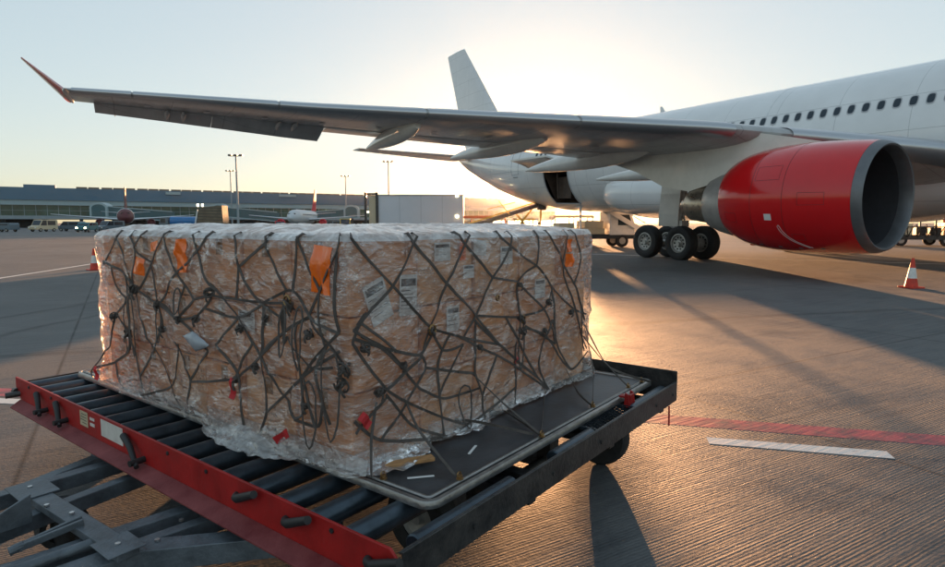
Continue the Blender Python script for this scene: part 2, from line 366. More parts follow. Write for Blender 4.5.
def strip(name, pts, w, m, z):
    mb = MB(); L_, R_ = [], []
    for i, p in enumerate(pts):
        d = (Vector(pts[min(i+1, len(pts)-1)])-Vector(pts[max(i-1, 0)])).normalized(); n = Vector((-d.y, d.x))
        L_.append((p[0]+n.x*w/2, p[1]+n.y*w/2, z)); R_.append((p[0]-n.x*w/2, p[1]-n.y*w/2, z))
    k = len(pts); mb.add(L_+R_, [(i, i+1, i+1+k, i+k) for i in range(k-1)])
    return tag(mb.build(name, m), kind='structure')
strip('red_line', [(-14, 6.9), (-4.47, 5.57), (1.38, 4.83), (3.47, 4.30), (9, 2.9)], .24, M_pred, .0008)
strip('white_line', [(1.74, 4.30), (2.90, 4.02)], .14, M_pwhite, .0016)
strip('white_line', [(-6.2, 5.55), (-4.24, 5.29), (-3.6, 5.2)], .14, M_pwhite, .0016)
strip('far_white_line', [(-11.5, 8.5), (-13.8, 17.5), (-14.3, 20.2), (-14.9, 23.2), (-16, 28)], .16, M_pwhite, .0008)
strip('far_white_line', [(2, 33.5), (14, 26.2), (24, 20)], .22, M_pwhite, .0008)
NET=[('L',[(0.0,2.79,1.45),(0.0,2.7,1.35)]),
('L',[(0.0,2.52,1.52),(0.0,2.7,1.34),(0.0,2.79,1.26)]),
('L',[(0.0,2.52,1.51),(0.0,2.39,1.34),(-0.0,2.29,1.21)]),
('L',[(0.0,2.32,1.52),(0.0,2.27,1.45),(0.0,2.31,1.25),(0.0,2.29,1.2)]),
('L',[(-0.0,2.18,1.53),(-0.0,2.29,1.45),(-0.0,2.1,1.38)]),
('L',[(-0.0,1.93,1.54),(0.0,2.1,1.37),(-0.0,2.22,1.23),(0.0,2.37,1.17)]),
('L',[(0.0,1.93,1.53),(0.0,1.8,1.33),(0.0,1.62,1.2)]),
('L',[(0.0,1.48,1.53),(0.0,1.57,1.45),(0.0,1.8,1.33),(0.0,2.01,1.15)]),
('L',[(-0.0,1.61,1.54),(-0.0,1.55,1.43),(-0.0,1.47,1.3),(0.0,1.4,1.28)]),
('L',[(0.0,2.72,1.35),(0.0,2.41,1.29),(-0.0,2.29,1.23)]),
('L',[(0.0,2.73,1.11),(0.0,2.57,1.03),(0.0,2.46,0.95),(-0.0,2.39,0.91)]),
('L',[(-0.0,2.29,1.21),(-0.0,2.43,1.13),(-0.0,2.61,1.02),(0.0,2.71,0.95)]),
('L',[(-0.0,2.29,1.21),(-0.0,2.04,1.14),(0.0,1.78,1.08),(0.0,1.6,1.11)]),
('L',[(0.0,2.1,1.35),(-0.0,2.04,1.14),(0.0,2.0,1.03),(0.0,2.04,0.9)]),
('L',[(0.0,1.62,1.2),(0.0,1.44,1.24)]),
('L',[(0.0,1.62,1.2),(0.0,1.76,1.1)]),
('L',[(0.0,1.75,1.23),(0.0,1.79,1.17),(-0.0,1.77,1.09)]),
('L',[(0.0,2.6,1.31),(-0.0,2.59,1.21),(0.0,2.43,1.13)]),
('L',[(0.0,2.4,1.28),(-0.0,2.42,1.23),(0.0,2.29,1.2)]),
('L',[(0.0,2.59,1.02),(-0.0,2.67,0.82),(0.0,2.8,0.76)]),
('L',[(0.0,2.57,1.01),(-0.0,2.39,0.91),(-0.0,2.48,0.76)]),
('L',[(-0.0,2.17,0.93),(0.0,1.92,0.68),(-0.0,1.78,0.55)]),
('L',[(-0.0,2.17,0.93),(0.0,2.23,1.04),(0.0,2.29,1.2)]),
('L',[(-0.0,2.4,0.89),(0.0,2.3,0.68),(0.0,2.31,0.55)]),
('L',[(0.0,2.02,1.05),(0.0,2.12,0.86),(0.0,2.3,0.68)]),
('L',[(0.0,1.84,0.95),(-0.0,1.91,0.69),(-0.0,2.13,0.61),(-0.0,2.3,0.56)]),
('L',[(-0.0,1.81,0.94),(0.0,1.71,0.75),(0.0,1.77,0.55)]),
('L',[(-0.0,1.5,0.94),(-0.0,1.7,0.76)]),
('L',[(0.0,1.71,0.74),(-0.0,1.39,0.8),(0.0,1.33,0.82)]),
('L',[(-0.0,2.63,0.72),(0.09,2.54,0.55)]),
('L',[(0.0,2.92,0.59),(-0.0,2.63,0.72),(-0.0,2.43,0.83),(0.0,2.35,0.95)]),
('L',[(0.0,2.8,0.77),(0.04,3.06,0.55)]),
('L',[(0.0,1.25,1.54),(0.0,1.2,1.39),(0.0,1.24,1.25)]),
('L',[(0.0,0.97,1.51),(0.0,1.2,1.39)]),
('L',[(0.0,1.2,1.39),(-0.0,1.06,1.24),(0.0,0.88,1.17)]),
('L',[(0.0,0.97,1.54),(-0.0,0.97,1.5),(0.0,0.83,1.31)]),
('L',[(-0.0,0.74,1.53),(-0.0,0.77,1.31)]),
('L',[(0.0,0.73,1.54),(-0.0,0.73,1.51),(0.0,0.59,1.32)]),
('L',[(-0.0,0.46,1.55),(-0.0,0.47,1.49),(0.0,0.59,1.31),(-0.0,0.66,1.21)]),
('L',[(0.0,0.45,1.47),(0.0,0.49,1.24),(0.0,0.48,1.15)]),
('L',[(-0.0,1.46,1.23),(-0.0,1.22,1.23),(-0.0,1.01,1.23),(-0.0,0.86,1.24)]),
('L',[(-0.0,1.01,1.23),(0.0,0.83,1.3),(0.0,0.75,1.3),(-0.0,0.66,1.2),(0.0,0.47,1.13)]),
('L',[(0.0,1.01,1.23),(0.0,1.01,1.03),(0.0,1.03,0.97)]),
('L',[(0.0,1.47,1.08),(0.0,1.22,1.14),(0.0,1.01,1.23)]),
('L',[(0.0,1.22,1.14),(-0.0,1.42,0.99)]),
('L',[(-0.0,1.45,1.29),(0.0,1.35,1.24),(0.0,1.22,1.14),(0.0,1.1,1.03)]),
('L',[(0.0,0.85,1.29),(0.0,0.88,1.17),(0.0,0.86,1.06)]),
('L',[(-0.0,0.81,1.24),(-0.0,0.86,1.11)]),
('L',[(-0.0,0.66,1.2),(-0.0,0.86,1.11),(0.0,0.97,1.04),(0.0,1.04,0.97)]),
('L',[(0.0,0.66,1.19),(0.0,0.54,1.1),(0.0,0.48,1.07)]),
('L',[(0.0,0.59,1.3),(0.0,0.59,1.2),(0.0,0.56,1.09)]),
('L',[(0.0,1.42,0.98),(0.0,1.25,0.84),(0.07,1.22,0.55)]),
('L',[(-0.0,1.44,0.79),(-0.0,1.3,0.82)]),
('L',[(0.0,0.89,1.09),(0.0,1.04,0.97),(0.0,1.25,0.84)]),
('L',[(0.0,1.14,1.06),(0.0,1.03,0.98),(-0.0,0.9,0.82),(-0.0,0.83,0.8)]),
('L',[(0.0,1.03,0.98),(0.0,1.01,0.71),(0.01,1.12,0.55)]),
('L',[(0.0,0.46,1.02),(0.0,0.74,0.91),(0.0,1.01,0.71)]),
('L',[(-0.0,0.73,1.11),(0.0,0.73,0.92),(-0.0,0.72,0.76)]),
('L',[(-0.0,0.71,0.91),(-0.0,0.65,0.72)]),
('L',[(-0.0,0.83,0.8),(0.0,0.79,0.72),(-0.0,0.72,0.76),(0.0,0.72,0.84)]),
('L',[(0.0,0.82,0.64),(0.0,0.62,0.72),(-0.0,0.47,0.77)]),
('L',[(0.0,0.83,1.09),(0.0,0.65,0.98),(-0.0,0.5,0.94)]),
('L',[(0.0,1.6,1.11),(0.0,1.46,1.21),(0.0,1.42,1.27)]),
('L',[(0.0,1.78,1.08),(-0.0,1.62,1.01),(-0.0,1.5,0.94)]),
('L',[(0.0,0.48,1.15),(0.0,0.59,1.05),(0.0,0.74,0.91)]),
('L',[(0.0,2.43,1.13),(0.0,2.41,1.01),(-0.0,2.43,0.83)]),
('L',[(0.0,0.54,1.1),(-0.0,0.62,0.95),(-0.0,0.58,0.84)]),
('L',[(0.0,1.1,1.03),(0.0,1.2,0.93),(0.0,1.3,0.82)]),
('L',[(0.0,2.01,1.15),(-0.0,1.76,1.07),(0.0,1.58,0.96)]),
('L',[(0.0,0.86,1.06),(0.0,0.83,1.09)]),
('R',[(-0.03,0.43,1.54),(0.21,0.43,1.33),(0.48,0.43,1.11)]),
('R',[(0.4,0.43,1.54),(0.21,0.43,1.33),(0.04,0.43,1.19),(-0.02,0.43,1.13)]),
('R',[(0.37,0.43,1.51),(0.59,0.43,1.31),(0.77,0.43,1.18)]),
('R',[(0.79,0.43,1.54),(0.73,0.43,1.49),(0.59,0.43,1.31),(0.48,0.43,1.11),(0.42,0.43,1.03)]),
('R',[(0.04,0.43,1.19),(-0.01,0.43,1.16)]),
('R',[(-0.03,0.43,1.27),(0.08,0.43,1.24),(0.04,0.43,1.19)]),
('R',[(0.0,0.43,1.16),(0.13,0.43,1.08),(0.31,0.43,0.92)]),
('R',[(0.48,0.43,1.1),(0.61,0.43,1.06),(0.77,0.43,1.01),(1.03,0.43,0.94)]),
('R',[(0.69,0.43,1.54),(0.74,0.43,1.49),(0.97,0.43,1.31)]),
('R',[(1.15,0.43,1.53),(1.13,0.43,1.47),(0.97,0.43,1.31),(0.84,0.43,1.12),(0.72,0.43,1.01)]),
('R',[(1.05,0.43,1.52),(1.14,0.43,1.47),(1.42,0.43,1.35),(1.6,0.43,1.21),(1.91,0.43,1.03),(2.09,0.43,0.92)]),
('R',[(1.45,0.43,1.52),(1.42,0.43,1.35)]),
('R',[(0.97,0.43,1.31),(1.22,0.43,1.27)]),
('R',[(1.22,0.43,1.27),(1.51,0.43,1.08),(1.61,0.43,0.94),(1.66,0.43,0.84)]),
('R',[(1.42,0.43,1.35),(1.22,0.43,1.27),(1.26,0.43,1.06)]),
('R',[(1.58,0.43,1.52),(1.9,0.43,1.2),(2.08,0.43,0.98)]),
('R',[(1.81,0.43,1.52),(1.76,0.43,1.32),(1.94,0.43,0.99),(2.05,0.43,0.73)]),
('R',[(1.9,0.43,1.53),(1.98,0.43,1.37),(1.9,0.43,1.2)]),
('R',[(0.84,0.43,1.12),(1.26,0.43,1.06)]),
('R',[(0.77,0.43,1.18),(0.84,0.43,1.12),(1.05,0.43,0.94)]),
('R',[(1.6,0.43,1.21),(1.66,0.43,0.84)]),
('R',[(1.26,0.43,1.06),(1.51,0.43,1.08),(1.6,0.43,1.19)]),
('R',[(1.32,0.43,0.99),(1.66,0.43,0.84)]),
('R',[(-0.0,0.43,1.11),(0.2,0.43,1.05),(0.41,0.43,0.99),(0.49,0.43,1.07)]),
('R',[(-0.04,0.43,1.04),(0.17,0.43,0.88),(0.43,0.43,0.72),(0.76,0.43,0.57),(1.29,0.43,0.56)]),
('R',[(0.05,0.43,1.14),(0.17,0.43,1.06),(0.31,0.43,0.92),(0.4,0.43,0.83)]),
('R',[(0.41,0.43,0.98),(0.17,0.43,0.88)]),
('R',[(0.41,0.43,0.99),(0.45,0.43,0.92),(0.29,0.43,0.78),(0.14,0.43,0.66)]),
('R',[(-0.04,0.43,0.78),(0.11,0.43,0.79),(0.17,0.43,0.86)]),
('R',[(-0.02,0.43,0.73),(0.14,0.43,0.66),(0.54,0.43,0.56),(0.76,0.43,0.56)]),
('R',[(0.45,0.43,0.92),(0.77,0.43,0.83)]),
('R',[(0.4,0.43,0.83),(0.58,0.43,0.74),(0.76,0.43,0.69)]),
('R',[(0.61,0.43,1.05),(0.54,0.43,0.93),(0.55,0.43,0.56)]),
('R',[(0.72,0.43,0.99),(0.54,0.43,0.77)]),
('R',[(0.18,0.43,0.85),(0.34,0.43,0.67),(0.56,0.43,0.56)]),
('R',[(0.83,0.43,1.1),(1.03,0.43,0.94),(1.45,0.43,0.67)]),
('R',[(0.68,0.43,1.04),(1.16,0.43,0.81),(1.58,0.43,0.56)]),
('R',[(1.58,0.43,0.56),(1.45,0.43,0.67)]),
('R',[(0.83,0.43,1.07),(0.82,0.43,0.82),(0.88,0.43,0.69)]),
('R',[(0.98,0.43,0.83),(0.89,0.43,0.69),(0.89,0.43,0.56)]),
('R',[(1.3,0.43,1.01),(1.54,0.43,0.91),(1.85,0.43,0.64),(2.14,0.43,0.56)]),
('R',[(1.61,0.43,1.0),(1.45,0.43,0.77),(1.58,0.43,0.56)]),
('R',[(1.85,0.43,0.64),(1.7,0.43,0.82),(1.61,0.43,1.0)]),
('R',[(1.19,0.43,0.91),(1.21,0.43,0.66)]),
('R',[(0.68,0.43,0.85),(0.82,0.43,0.82)]),
('R',[(0.48,0.43,1.11),(0.57,0.43,0.98),(0.72,0.43,0.99)]),
('R',[(0.04,0.43,1.19),(0.23,0.43,1.04)]),
('R',[(1.07,0.43,1.02),(1.29,0.43,0.86),(1.45,0.43,0.67)]),
('R',[(2.09,0.43,0.72),(1.96,0.43,1.09)]),
('T',[(0.16,0.43,0.81),(0.07,0.39,0.69),(0.02,0.34,0.55)]),
('T',[(0.31,0.43,0.81),(0.25,0.28,0.7),(0.25,0.08,0.55)]),
('T',[(0.82,0.43,0.82),(0.84,0.23,0.68),(0.89,0.05,0.55)]),
('T',[(1.58,0.43,0.53),(0.9,0.05,0.55)]),
('T',[(0.68,0.43,0.61),(0.76,0.33,0.59),(0.87,0.08,0.55)]),
('T',[(2.09,0.43,0.92),(1.78,0.2,0.69),(1.49,0.06,0.55)]),
('T',[(2.09,0.43,0.94),(1.95,0.21,0.71),(2.0,0.06,0.55)]),
('T',[(2.09,0.43,0.87),(1.93,0.15,0.67),(2.19,-0.02,0.55)]),
('T',[(1.85,0.43,0.64),(1.58,0.2,0.58),(1.49,0.07,0.55)]),
('T',[(0.88,0.43,0.46),(1.1,0.44,0.46),(0.89,0.06,0.55)])]
# ------------------------------------------------------------------ the dolly frame of reference (origin under the pallet's near corner)
DO = (-0.1604, 2.1676, 0); DRZ = R(90-37.3)
DM = Matrix.Translation(Vector(DO)) @ Matrix.Rotation(DRZ, 4, 'Z')
def place(o): o.location = DO; o.rotation_euler = (0, 0, DRZ); return o

# ---- pallet
PX, PY, PZ = 2.31, 3.39, .53
pal = empty('air_cargo_pallet', DO, DRZ)
tag(pal, 'flat metal air cargo pallet with rounded edge rail, lying on the dolly rollers', 'pallet')
def rrect(x0, y0, x1, y1, r, n=5):
    out = []
    for cx, cy, a0 in ((x1-r, y0+r, -90), (x1-r, y1-r, 0), (x0+r, y1-r, 90), (x0+r, y0+r, 180)):
        for k in range(n+1):
            a = R(a0+90*k/n); out.append((cx+r*math.cos(a), cy+r*math.sin(a)))
    return out
mb = MB(); mb.prism(rrect(.055, .055, PX-.055, PY-.055, .03), PZ-.012, PZ+.002); mb.build('base_sheet', M_palsheet, pal, bevel=.002)
mb = MB()
prof = [(0, -.020), (0, .0), (.006, .010), (.022, .012), (.026, .006), (.044, .006), (.048, .012), (.058, .010), (.062, -.002), (.062, -.020)]
secs = []
base = rrect(0, 0, PX, PY, .07, 8)
for i, (x, y) in enumerate(base):
    # inward direction from the rounded corner / side
    cx = min(max(x, .07), PX-.07); cy = min(max(y, .07), PY-.07); d = Vector((cx-x, cy-y)); d.normalize()
    secs.append([(x+d.x*a, y+d.y*a, PZ+b) for a, b in prof])
secs.append(secs[0]); mb.loft(secs, cap=False); mb.build('edge_rail', M_alu, pal, smooth=True)
mb = MB()
mb.prism([(.030, .030), (PX-.030, .030), (PX-.030, .040), (.030, .040)], PZ+.0065, PZ+.0072); mb.build('lashing_groove', M_dark, pal)
mb = MB(); mb.prism([(.030, .0405), (.040, .0405), (.040, PY-.04), (.030, PY-.04)], PZ+.0065, PZ+.0072); mb.build('lashing_groove', M_dark, pal)

# ---- cargo boxes
CX0, CY0, CX1, CY1 = .03, .46, 2.18, 2.86      # plan of the stack
CZ0, CZ1 = .545, 1.535
NXc, NYc, NZc = 5, 6, 3
bw, bl, bh = (CX1-CX0)/NXc, (CY1-CY0)/NYc, (CZ1-CZ0)/NZc
protos = []
def make_box(mi):
    r = empty('cardboard_box')
    m = MB(); m.box((-bw/2+.007, -bl/2+.007, 0), (bw/2-.007, bl/2-.007, bh-.006)); m.build('carton', M_card[mi], r, bevel=.012)
    m = MB(); z = bh-.0055
    m.box((-bw/2+.012, -.03, z-.02), (bw/2-.012, .03, z+.001))
    m.box((-bw/2+.0052, -.03, z-.09), (-bw/2+.0075, .03, z-.01)); m.box((bw/2-.0075, -.03, z-.09), (bw/2-.0052, .03, z-.01))
    m.build('tape', M_tape, r); return r
protos = [make_box(i) for i in range(4)]
used = set(); boxes = {}
rows = ['bottom', 'middle', 'top']; ordn = ['first', 'second', 'third', 'fourth', 'fifth', 'sixth']
for ix in range(NXc):
    for iy in range(NYc):
        if ix > 0 and iy > 0: continue
        for iz in range(NZc):
            k = rnd.randrange(4)
            if k in used: b = copy_tree(protos[k])
            else: b = protos[k]; used.add(k)
            j = lambda a: rnd.uniform(-a, a)
            p = DM @ Vector((CX0+bw*(ix+.5)+j(.004), CY0+bl*(iy+.5)+j(.004), CZ0+bh*iz)) if False else DM @ Vector((CX0+bw*(ix+.5)+j(.006), CY0+bl*(iy+.5)+j(.006), CZ0+bh*iz))
            b.location = p; b.rotation_euler = (0, 0, DRZ+R(j(1.1)))
            if ix == 0 and iy == 0: lb = 'brown cardboard box at the near corner of the wrapped stack, %s row' % rows[iz]
            elif ix == 0: lb = '%s row cardboard box of the long left side, %s past the corner box' % (rows[iz], ordn[iy-1])
            else: lb = '%s row cardboard box of the short right side, %s past the corner box' % (rows[iz], ordn[ix-1])
            tag(b, lb, 'box', 'cardboard boxes stacked under the stretch film'); boxes[(ix, iy, iz)] = b
mb = MB(); mb.box((CX0+.01, CY0+.01, 0), (CX1-.01, CY1-.01, .006))
sh = tag(mb.build('cardboard_sheet', M_card[3]), 'large cardboard sheet laid flat over the top row of boxes', 'cardboard sheet')
place(sh); sh.location.z = CZ1+.003
# stickers and paper labels on the boxes' outer faces (children of the box they are glued to)
def sticker(face, u, z, w, h, m, name, lines=0, tilt=0):
    # u along the face (local y for the left face, local x for the right one)
    if face == 'L': iy = min(NYc-1, max(0, int((u-CY0)/bl))); ix = 0
    else: ix = min(NXc-1, max(0, int((u-CX0)/bw))); iy = 0
    iz = min(NZc-1, max(0, int((z-CZ0)/bh))); b = boxes[(ix, iy, iz)]
    def P(du, dz, t):
        c, s_ = math.cos(R(tilt)), math.sin(R(tilt)); du, dz = du*c-dz*s_, du*s_+dz*c
        return (CX0-.004-t, u+du, z+dz) if face == 'L' else (u+du, CY0-.004-t, z+dz)
    mb = MB()
    def slab(a, b_, c, d, t0, t1):
        q = [P(a, c, t0), P(b_, c, t0), P(b_, d, t0), P(a, d, t0), P(a, c, t1), P(b_, c, t1), P(b_, d, t1), P(a, d, t1)]
        mb.add(q, [(0,3,2,1),(4,5,6,7),(0,1,5,4),(1,2,6,5),(2,3,7,6),(3,0,4,7)])
    mb.mi = 0; slab(-w/2, w/2, -h/2, h/2, 0, .0012); mb.mi = 1
    if lines:
        slab(-w*.42, w*.42, h*.22, h*.40, .0012, .0018)
        for k in range(lines): slab(-w*.42, w*(.1+.3*((k*7) % 3)/2), h*(.12-.52*k/lines)-h*.02, h*(.12-.52*k/lines), .0012, .0018)
    o = mb.build(name, [m, M_ink]); bpy.context.view_layer.update()
    o.parent = b; o.matrix_world = DM
    o.matrix_parent_inverse = Matrix.Identity(4)
    bm_ = Matrix.Translation(b.location) @ Matrix.Rotation(b.rotation_euler.z, 4, 'Z')
    o.matrix_basis = bm_.inverted() @ DM
    return o
sticker('R', .185, 1.26, .13, .19, M_label, 'paper_label', 4, 20)
sticker('R', .375, 1.27, .115, .19, M_label, 'paper_label', 6, -2)
sticker('R', .93, 1.47, .11, .08, M_label, 'paper_label', 0, -4)
sticker('R', .70, 1.12, .10, .13, M_label, 'paper_label', 3)
sticker('R', .83, 1.35, .09, .07, M_label, 'paper_label', 2)
sticker('R', .62, 1.46, .12, .09, M_label, 'paper_label', 2)
sticker('R', 1.18, 1.42, .12, .10, M_label, 'paper_label', 2)
sticker('R', 1.55, 1.20, .12, .12, M_label, 'paper_label', 3)
sticker('R', .78, 1.46, .05, .10, M_orange, 'orange_sticker')
sticker('L', 1.22, 1.12, .14, .10, M_label, 'paper_label', 3)

# ---- stretch film: one closed skirt over the stack, with folds and a flared hem
FE = .018
def per_pts():
    out = rrect(CX0-FE, CY0-FE, CX1+FE, CY1+FE, .045, 6); dens = []
    for i, a in enumerate(out):
        b = out[(i+1) % len(out)]; d = math.dist(a, b); n = max(1, int(d/.016))
        for k in range(n): dens.append((a[0]+(b[0]-a[0])*k/n, a[1]+(b[1]-a[1])*k/n))
    return dens
PER = per_pts()
def nrm(x, y):
    cx = min(max(x, CX0+.03), CX1-.03); cy = min(max(y, CY0+.03), CY1-.03); d = Vector((x-cx, y-cy)); return d.normalized() if d.length > 1e-6 else Vector((1, 0))
def ridge(p): return 1-abs(noise.noise(p))*2.2
def bulge(x, y, z):
    """how far the film stands off the boxes at this point of the sides"""
    s = x*1.0+y*1.0
    p = Vector((x, y, z))
    w = .012*noise.noise(Vector((x*2.2, y*2.2, z*2.0))+Vector((3, 7, 1)))
    w += .016*ridge(Vector((x*5+z*2, y*5+z*2, z*2.2)))**2
    w += .009*ridge(Vector((x*13-z*5, y*13-z*5, z*5.5+4)))**2
    w += .004*ridge(Vector((x*30, y*30, z*14)))
    t = max(0, (.80-z)/.25)          # hem flares
    w += t*t*(.030+.035*noise.noise(Vector((x*4.5, y*4.5, 1.7))))+t*.012*ridge(Vector((x*11, y*11, z*9)))
    # each column of boxes pushes the film out, seams pull it in
    u_ = (y-CY0)/bl if abs(x-CX0) < .05 or abs(x-CX1) < .05 else (x-CX0)/bw
    w += .016*abs(math.sin(u_*math.pi))**.6*min(1, max(0, (z-CZ0)*3))
    w += .006*abs(math.sin((z-CZ0)/bh*math.pi))
    return max(.001, w+.004)
mb = MB(); NZ = 70; rowsF = []
for j in range(NZ+1):
    z = CZ0+.003+(CZ1+.012-CZ0)*j/NZ; row = []
    for (x, y) in PER:
        n = nrm(x, y); w = bulge(x, y, z)
        e = max(0, (z-(CZ1-.03))/.045); w -= .030*e*e
        row.append((x+n.x*w, y+n.y*w, z+.006*noise.noise(Vector((x*6, y*6, 9)))*(j < 3)+.010*e*noise.noise(Vector((x*3, y*3, 2)))))
    rowsF.append(row)
cxm, cym = (CX0+CX1)/2, (CY0+CY1)/2
NR = 34
for j in range(1, NR+1):
    k = 1-(j/NR)**1.0; row = []
    for i, (x, y) in enumerate(PER):
        n = nrm(x, y); e = (1-k)
        xx = cxm+(x-n.x*.012-cxm)*max(k, .002); yy = cym+(y-n.y*.012-cym)*max(k, .002)
        z = CZ1+.013+.012*min(1, e*8)+.014*abs(math.sin((xx-CX0)/bw*math.pi)*math.sin((yy-CY0)/bl*math.pi))**.5*min(1, e*10)+.022*noise.noise(Vector((xx*2.6, yy*2.6, 0)))*min(1, e*6)+.014*ridge(Vector((xx*6, yy*4, 3)))*min(1, e*6)+.006*ridge(Vector((xx*17, yy*15, 3)))
        row.append((xx, yy, z))
    rowsF.append(row)
n = len(PER)
vs = [p for r in rowsF for p in r]; fs = []; mi = []
for j in range(len(rowsF)-1):
    for i in range(n):
        fs.append((j*n+i, j*n+(i+1) % n, (j+1)*n+(i+1) % n, (j+1)*n+i)); mi.append(1 if j > NZ-2 else 0)
fr = empty('stretch_film_wrap', DO, DRZ)
tag(fr, 'crinkled clear stretch film wrapped tightly round the whole stack of boxes', 'stretch film')
mb = MB(); k0 = (NZ+1)*n
mb.v = [v for v in vs[:k0]]; mb.f = [f for f, m_ in zip(fs, mi) if max(f) < k0]; mb.m = [0]*len(mb.f)
mb.build('side_film', M_film, fr, smooth=True)
mb = MB(); off = (NZ-2)*n
mb.v = [(x, y, z+.0015) for x, y, z in vs[off:]]; mb.f = [tuple(q-off for q in f) for f in fs if min(f) >= off]; mb.m = [0]*len(mb.f)
mb.build('top_film', M_filmtop, fr, smooth=True)
# orange tape squares stuck on the film
def film_tape(face, u, z, w, h, tilt=0):
    m = MB(); secs = []
    for i in range(13):
        row = []
        for k in range(15):
            du, dz = w*(i/12-.5), h*(k/14-.5); c_, s_ = math.cos(R(tilt)), math.sin(R(tilt)); uu, zz = u+du*c_-dz*s_, z+du*s_+dz*c_
            if face == 'L': row.append((CX0-FE-bulge(CX0-FE, uu, zz)-.003, uu, zz))
            else: row.append((uu, CY0-FE-bulge(uu, CY0-FE, zz)-.003, zz))
        secs.append(row)
    m.loft(secs, cap=False, close=False); m.build('orange_tape', M_otape, fr, smooth=True)
film_tape('L', .575, 1.405, .13, .20, 4); film_tape('L', 1.745, 1.425, .095, .18, -3); film_tape('L', 2.23, 1.35, .11, .10, 8); film_tape('L', 2.05, 1.47, .09, .05, -12)
film_tape('R', 1.83, 1.455, .075, .08); film_tape('R', 1.835, 1.36, .08, .085)
# loose flaps of film hanging over the pallet's edge
def flap(u0, u1, face, drop, seed, outx=.10):
    m = MB(); nu, nv = 46, 16; secs = []
    for i in range(nu+1):
        u = u0+(u1-u0)*i/nu; s_ = math.sin(math.pi*i/nu)**.5; row = []
        for k in range(nv+1):
            t = k/nv
            o_ = -.01+(outx*t)*s_+.022*noise.noise(Vector((u*7, t*2.5, seed)))*t+.010*ridge(Vector((u*19, t*3, seed)))*t
            z = .62-.065*min(1, t*1.6)-drop*s_*max(0, t-.45)*1.8+.016*ridge(Vector((u*9, t*4, seed+3)))*t
            z = max(z, PZ+.022) if (face == 'R' or o_ < .03) else z
            row.append((CX0-.02-o_, u, z) if face == 'L' else (u, CY0-.02-o_, z))
        secs.append(row)
    m.loft(secs, cap=False, close=False); m.build('loose_flap', M_filmloose, fr, smooth=True)
flap(.72, 1.62, 'L', .05, 1.3, .13); flap(1.75, 2.7, 'L', .0, 5.1, .05); flap(.36, .80, 'L', .0, 8.2, .07)
flap(-.02, .45, 'R', 0, 2.2, .16); flap(.50, .98, 'R', 0, 6.6, .12); flap(1.05, 1.7, 'R', 0, 9.6, .07)

# ---- cargo net
net = empty('cargo_net', DO, DRZ)
tag(net, 'dark webbing cargo net thrown over the wrapped boxes and hooked to the pallet edge', 'cargo net')
def surf(face, p):
    x, y, z = p
    if face == 'L':
        if p[3:]: return Vector(p[:3])
        w = sum(bulge(CX0-FE, y+a, z) for a in (-.03, 0, .03))/3
        return Vector((CX0-FE-w-.004, y, z))
    w = sum(bulge(x+a, CY0-FE, z) for a in (-.03, 0, .03))/3
    return Vector((x, CY0-FE-w-.004, z))
def ribbon(pts, nr, w, th=.0035, seed=0):
    """flat webbing strap along pts"""
    m = MB(); N_ = len(pts); secs = []
    for i, p in enumerate(pts):
        t = (pts[min(i+1, N_-1)]-pts[max(i-1, 0)]).normalized(); sd = t.cross(nr)
        if sd.length < .1: sd = t.orthogonal()
        sd.normalize(); u = sd.cross(t)
        tw = .9*noise.noise(Vector((i*.09, seed, 0)))
        a = sd*math.cos(tw)+u*math.sin(tw); b = u*math.cos(tw)-sd*math.sin(tw)
        secs.append([p-a*w/2-b*th/2, p+a*w/2-b*th/2, p+a*w/2+b*th/2, p-a*w/2+b*th/2])
    m.loft(secs); return m
def densify(P, step=.022):
    # Catmull-Rom through the nodes, lightly tightened
    out = []; n_ = len(P)
    for i in range(n_-1):
        p0 = P[max(i-1, 0)]; p1 = P[i]; p2 = P[i+1]; p3 = P[min(i+2, n_-1)]
        k = max(1, int((p2-p1).length/step))
        for j in range(k):
            t = j/k; cr_ = .5*((2*p1)+(-p0+p2)*t+(2*p0-5*p1+4*p2-p3)*t*t+(-p0+3*p1-3*p2+p3)*t**3)
            ln = p1.lerp(p2, t); out.append(ln.lerp(cr_, .55))
    out.append(P[-1]); return out
NRL, NRR = Vector((-1, 0, 0)), Vector((0, -1, 0))
nodes = {}
# make loose strap ends meet the nearest neighbouring strap, as the sewn joints do
def seg_near(q, a, b):
    ab = b-a; t = max(0, min(1, (q-a).dot(ab)/max(1e-9, ab.length_squared))); return a+ab*t
NET2 = []
for i, (f, pts) in enumerate(NET):
    P = [Vector(p) for p in pts]
    for e in (0, -1):
        q = P[e]
        if q.z <= .56 or q.z > 1.50 or f == 'T' and e == -1: continue
        best, bd = None, .17
        for j, (f2, pts2) in enumerate(NET):
            if j == i or f2 == 'T' or (f2 != f and f != 'T') or (f == 'T' and f2 != 'R'): continue
            for a, b in zip(pts2, pts2[1:]):
                c = seg_near(q, Vector(a), Vector(b)); d = (c-q).length
                if d < bd: best, bd = c, d
        if best is not None: P[e] = best
    for q in P:
        if f == 'R': q.x = max(q.x, .0)
        if f == 'L': q.y = max(q.y, .45)
    NET2.append((f, [tuple(q) for q in P]))
NET = NET2
